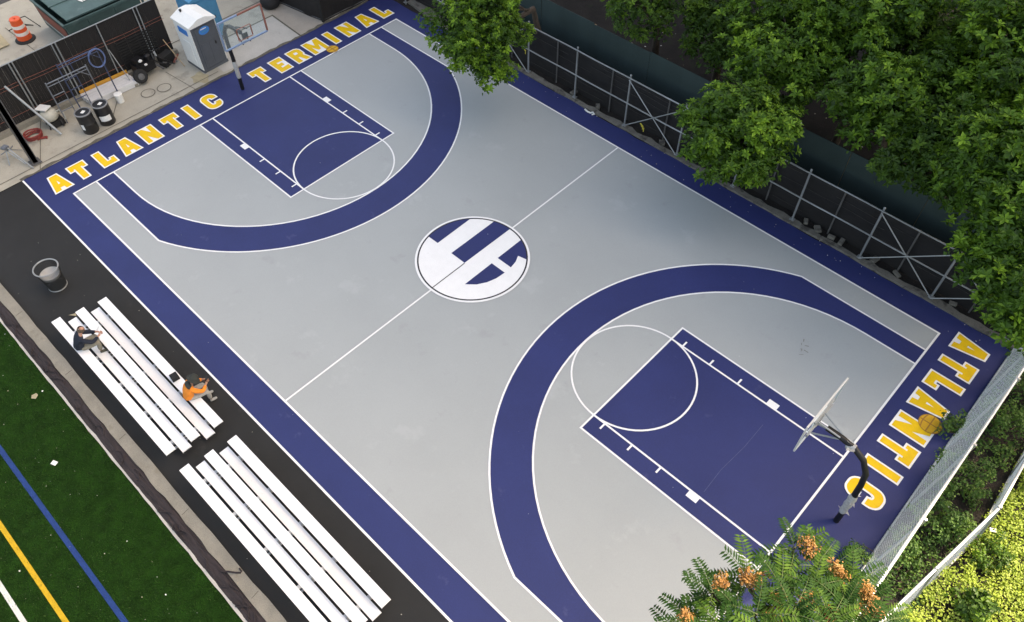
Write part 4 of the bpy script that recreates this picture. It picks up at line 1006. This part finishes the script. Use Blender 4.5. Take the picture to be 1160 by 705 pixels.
tree('low crown at the right edge above the top of the tall chain link fence', (27.6, 17.1, 0), (26.4, 14.1, 4.0), (1.1, 1.3, 1.35), 60, rn(23))
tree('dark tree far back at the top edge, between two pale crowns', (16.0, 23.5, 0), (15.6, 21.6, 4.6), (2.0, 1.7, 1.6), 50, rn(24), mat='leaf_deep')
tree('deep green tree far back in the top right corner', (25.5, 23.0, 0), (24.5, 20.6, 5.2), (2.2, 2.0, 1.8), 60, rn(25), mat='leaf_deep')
def shrub(label, x, y, r, h, k, mat='leaf_shrub', size=.075, nm='shrub'):
    r_ = rn(k); t = thing(nm, label, 'shrub', (x, y, 0), 'shrubs around the chain link fences'); lv = MB(); lv.tint = []; sm_ = MB()
    for i in range(int(22*r/.5)):
        a = r_.uniform(0, 6.28); q = V((x+r*r_.random()**.6*math.cos(a), y+r*r_.random()**.6*math.sin(a), h*r_.uniform(.35, 1)))
        leaves(lv, q, r_.uniform(.12, .24), 42, size, r_, t=r_.uniform(.08, .6)); sm_.tube([(x, y, 0), ((x+q.x)/2, (y+q.y)/2, q.z*.6), q], [.018, .012, .005], 5)
    part(sm_, 'stems', 'bark', t); part(lv, 'foliage', mat, t)
shrub('small round shrub growing through the fence below the painted ball', 26.72, 12.1, .40, .7, 31)
shrub('shrub between the two chain link fences, uppermost at the right edge', 27.6, 13.1, .55, .9, 32)
shrub('dense shrub between the fences, level with the hoop', 27.5, 10.6, .75, 1.0, 33)
shrub('pale shrub between the fences beside the low fence corner', 28.05, 9.35, .35, .9, 34, 'leaf_shrub')
shrub('wide shrub between the fences below the dense shrub', 27.45, 9.0, .6, .8, 35)
shrub('lowest shrub between the fences near the dead branches', 27.35, 7.9, .45, .6, 36)
shrub('tuft of shrub at the court edge near the ailanthus crown', 26.6, 7.1, .3, .5, 37)
shrub('shrub at the right edge between the fences, above the dark soil', 27.75, 14.6, .6, 1.0, 38)
shrub('dark green shrub beyond the corner of the low fence', 28.9, 9.3, .5, .6, 39, 'leaf_deep')
shrub('dark leafy shrub amid the lime vines at the lower right', 29.2, 7.7, .42, .7, 40, 'leaf_deep', .12)
gc = MB(); gc.tint = []; r_ = rn(50)
for i in range(4200):
    x = r_.uniform(27.3, 33.5); y = r_.uniform(1.0, 16.0)
    xf = 28.37+(27.2-28.37)*(9.5-y)/6.7 if y < 9.5 else 28.37
    if x < xf+.18: continue
    h = .18+.22*(mnoise.noise(V((x*.8, y*.8, 0)))+.5)
    leaves(gc, V((x, y, h)), r_.uniform(.14, .3), 24, .066, r_, .6, .3+.35*mnoise.noise(V((x*.9, y*.9, 9)))+.15*r_.random(), 1.0)
tag(gc.build('vines', 'leaf_lime'), kind='stuff')
gu = MB(); gu.tint = []
for i in range(760):
    x = r_.uniform(26.95, 28.3); y = r_.uniform(3.5, 16.0)
    if mnoise.noise(V((x*1.1, y*1.1, 4))) < -.12 or (7.9 < y < 11.2 and x < 27.6 and r_.random() < .7): continue
    leaves(gu, V((x, y, .12+.1*r_.random())), .17, 16, .075, r_, .5, r_.uniform(.0, .55), .8)
tag(gu.build('undergrowth', 'leaf_shrub'), kind='stuff')
dbr = thing('dead_branches', 'heap of dead brown branches on soil between the chain link fences', 'branches', (27.2, 7.4, 0))
for k in range(34):
    x, y = (27.3+r_.gauss(0, .22), 7.35+r_.gauss(0, .3)) if k < 16 else (27.75+r_.gauss(0, .2), 11.6+r_.gauss(0, .9)); a = r_.uniform(0, 6.28); l = r_.uniform(.25, .6)
    p = MB(); p.tube([(x, y, .04), (x+l*.5*math.cos(a), y+l*.5*math.sin(a), .12+.08*r_.random()), (x+l*math.cos(a+.3), y+l*math.sin(a+.3), .05+.15*r_.random())], [.022, .017, .008], 5); part(p, 'branch', 'stick', dbr)
for k, (x, y, lb_) in enumerate(((27.62, 9.95, 'white scrap on the dark soil between the fences'), (28.75, 9.95, 'white scrap just outside the low fence corner'))):
    p = MB(); p.box((x, y, .3 if k else .06), (.16, .1, .03), .5); tag(p.build('paper_scrap', 'paper'), lb_, 'paper')

# ailanthus with pinnate fronds and orange seed clusters
ai = thing('ailanthus_tree', 'tree with feathery leaves and orange seed clusters at the bottom right', 'tree', (27.35, .6, 0))
fr = MB(); fr.tint = []; ra = MB(); r_ = rn(60)
def frond(base, az, elev, Ln):
    pts = []; p = V(base); e = elev; n = 12
    for i in range(n+1):
        pts.append(p.copy()); p = p+V((math.cos(az)*math.cos(e), math.sin(az)*math.cos(e), math.sin(e)))*Ln/n; e -= .075+.01*r_.random()
    ra.tube(pts, [.007]*5+[.005]*4+[.003]*4, 4)
    tt = r_.uniform(.0, .65); fr.t = tt
    for i in range(2, n+1):
        t = (pts[i]-pts[i-1]).normalized(); sd = t.cross(V((0, 0, 1))).normalized(); up = sd.cross(t)
        prof = .62+.5*math.sin(math.pi*min(1, i/(n+1.5)))
        for s in (-1, 1):
            d = (sd*s*.93+t*.38-up*r_.uniform(.05, .35)).normalized(); l = .135*prof*Ln/.62*r_.uniform(.9, 1.1); w = .021
            q = pts[i]; nb = d.cross(up).normalized()
            fr.add([q, q+d*l*.35+t*w*1.05+up*.004, q+d*l, q+d*l*.35-t*w*1.05+up*.004], [(0, 1, 2, 3)])
tips = [(25.37, 2.20, 8.0), (25.77, 2.15, 8.05), (25.98, 2.45, 7.95), (26.35, 2.25, 8.0), (25.09, 1.26, 8.0), (24.82, .70, 7.9), (24.81, .13, 7.8), (25.27, .65, 8.1), (25.54, 1.38, 8.2), (25.9, 1.7, 8.2), (26.4, 1.8, 8.2), (26.6, 2.3, 7.8), (26.91, 2.1, 7.8), (25.88, 1.06, 8.4), (25.5, .7, 8.3), (26.34, 1.4, 8.3), (26.8, 1.5, 8.2), (25.3, .1, 8.2), (25.9, .4, 8.4), (26.5, .7, 8.4), (27.0, .9, 8.1), (25.7, -.4, 8.1), (26.4, -.2, 8.3), (27.0, .2, 8.0)]
tk = MB(); hub = V((26.3, 1.0, 6.3))
tk.tube([(27.35, .6, -.1), (27.2, .65, 2), (26.9, .8, 4.2), hub], [.16, .13, .11, .08], 9)
for tp in tips:
    tpv = V((26.2+(tp[0]-26.2)*.92, .9+(tp[1]-.9)*.9, tp[2]-.05)); tk.tube([hub.lerp(V((27, .7, 4.6)), r_.random()*.4), hub.lerp(tpv, .55)+V((0, 0, .1)), tpv-V((0, 0, .12)), tpv], [.05, .03, .018, .012], 6)
    n = r_.randint(5, 8); a0 = r_.uniform(0, 6.28)
    for k in range(n):
        frond(tpv-V((0, 0, .02*k)), a0+k*2.4, R_(8+70*(k/n)**1.2)*(.9+.2*r_.random()), r_.uniform(.42, .66))
    for k in range(3):
        q = tpv+V((r_.gauss(0, .12), r_.gauss(0, .12), -.45+r_.gauss(0, .12))); frond(q, r_.uniform(0, 6.28), R_(20), r_.uniform(.45, .65))
part(tk, 'trunk', 'bark', ai, True); part(ra, 'leaf_stalks', 'stem', ai); part(fr, 'crown', 'leaf_fern', ai)
cl = [(25.57, 2.10, .16), (26.04, 2.10, .17), (25.14, 1.08, .13), (25.28, 1.14, .14), (24.94, .8, .13), (25.99, 1.46, .18), (26.54, 2.12, .16), (26.62, 1.95, .17), (26.28, 1.48, .14), (25.65, 1.12, .14), (25.7, .87, .12), (24.88, .05, .12), (26.0, .1, .16), (26.8, .9, .16)]
for x, y, r in cl:
    sd_ = MB(); sd_.tint = []
    for k in range(9):
        q = V((x+r_.gauss(0, r*.42), y+r_.gauss(0, r*.42), 8.16+r_.gauss(0, .04)))
        leaves(sd_, q, r*.62, 30, .038, r_, .8, r_.uniform(.0, .65))
    part(sd_, 'seed_cluster', 'seeds', ai)

# ------------------------------------------------------------------ unseen tower, added to shade the court and block sky
tw = thing('shade_tower', 'unseen tall brick block added beyond the trees to shade the court', 'added shade block', (15, 38, 0))
bx0, bx1, by0, by1, bh = -9., 38.2, 30., 46., 56.
p = MB(); p.box(((bx0+bx1)/2, (by0+by1)/2, bh/2), (bx1-bx0, by1-by0, bh)); part(p, 'wall', 'brick', tw)
p = MB(); p.box(((bx0+bx1)/2, (by0+by1)/2, bh+.4), (bx1-bx0+.4, by1-by0+.4, .8)); part(p, 'roof_parapet', 'kerb', tw)
p = MB()
for fl in range(18):
    for k in range(14): p.box((bx0+2+k*3.2, by0-.03, 2.2+fl*2.95), (1.5, .12, 1.4))
wn = part(p, 'windows', 'window', tw); wn['kind'] = 'stuff'

# ------------------------------------------------------------------ light, sky, camera
SUN_AZ = math.atan2(.5, 1.); SUN_EL = R_(48)
w = bpy.data.worlds.new('World'); sc.world = w; w.use_nodes = True
nt = w.node_tree; bg_ = nt.nodes['Background']
sky = nt.nodes.new('ShaderNodeTexSky'); sky.sky_type = 'NISHITA'; sky.sun_disc = False
sky.sun_elevation = SUN_EL; sky.sun_rotation = SUN_AZ; sky.dust_density = 4.0; sky.air_density = 1.0; sky.ozone_density = .6
nt.links.new(sky.outputs[0], bg_.inputs[0]); bg_.inputs[1].default_value = .15
sl = bpy.data.lights.new('sun', 'SUN'); sl.energy = 2.8; sl.angle = R_(.5); sl.color = (1., .95, .86)
so = bpy.data.objects.new('sun', sl); COL.objects.link(so)
dirv = V((math.sin(SUN_AZ)*math.cos(SUN_EL), math.cos(SUN_AZ)*math.cos(SUN_EL), math.sin(SUN_EL)))
so.rotation_euler = dirv.to_track_quat('Z', 'Y').to_euler(); so.location = (30, 30, 60)

rv = V((2.32918008, .930254839, -.328944783))
Rm = Matrix.Rotation(rv.length, 3, rv.normalized())              # world -> camera (x right, y down, z forward)
cam = bpy.data.cameras.new('camera'); co_ = bpy.data.objects.new('camera', cam); COL.objects.link(co_)
r0, r1, r2 = Rm[0], Rm[1], Rm[2]
m4 = Matrix(((r0[0], -r1[0], -r2[0], 25.5163295), (r0[1], -r1[1], -r2[1], -4.01464719), (r0[2], -r1[2], -r2[2], 19.3886568), (0, 0, 0, 1)))
co_.matrix_world = m4
cam.sensor_width = 36; cam.lens = 36*892.603478/1160; cam.clip_end = 2000; cam.clip_start = .1
sc.camera = co_
vs_ = sc.view_settings
sc.display_settings.display_device = 'sRGB'
vs_.view_transform = 'Standard'; vs_.look = 'None'; vs_.gamma = 1; vs_.use_curve_mapping = False
vs_.exposure = 1.87
vs_.use_white_balance = True; vs_.white_balance_temperature = 8500; vs_.white_balance_tint = 10
sc.cycles.use_denoising = True
sc.cycles.max_bounces = 6; sc.cycles.diffuse_bounces = 3; sc.cycles.transparent_max_bounces = 12
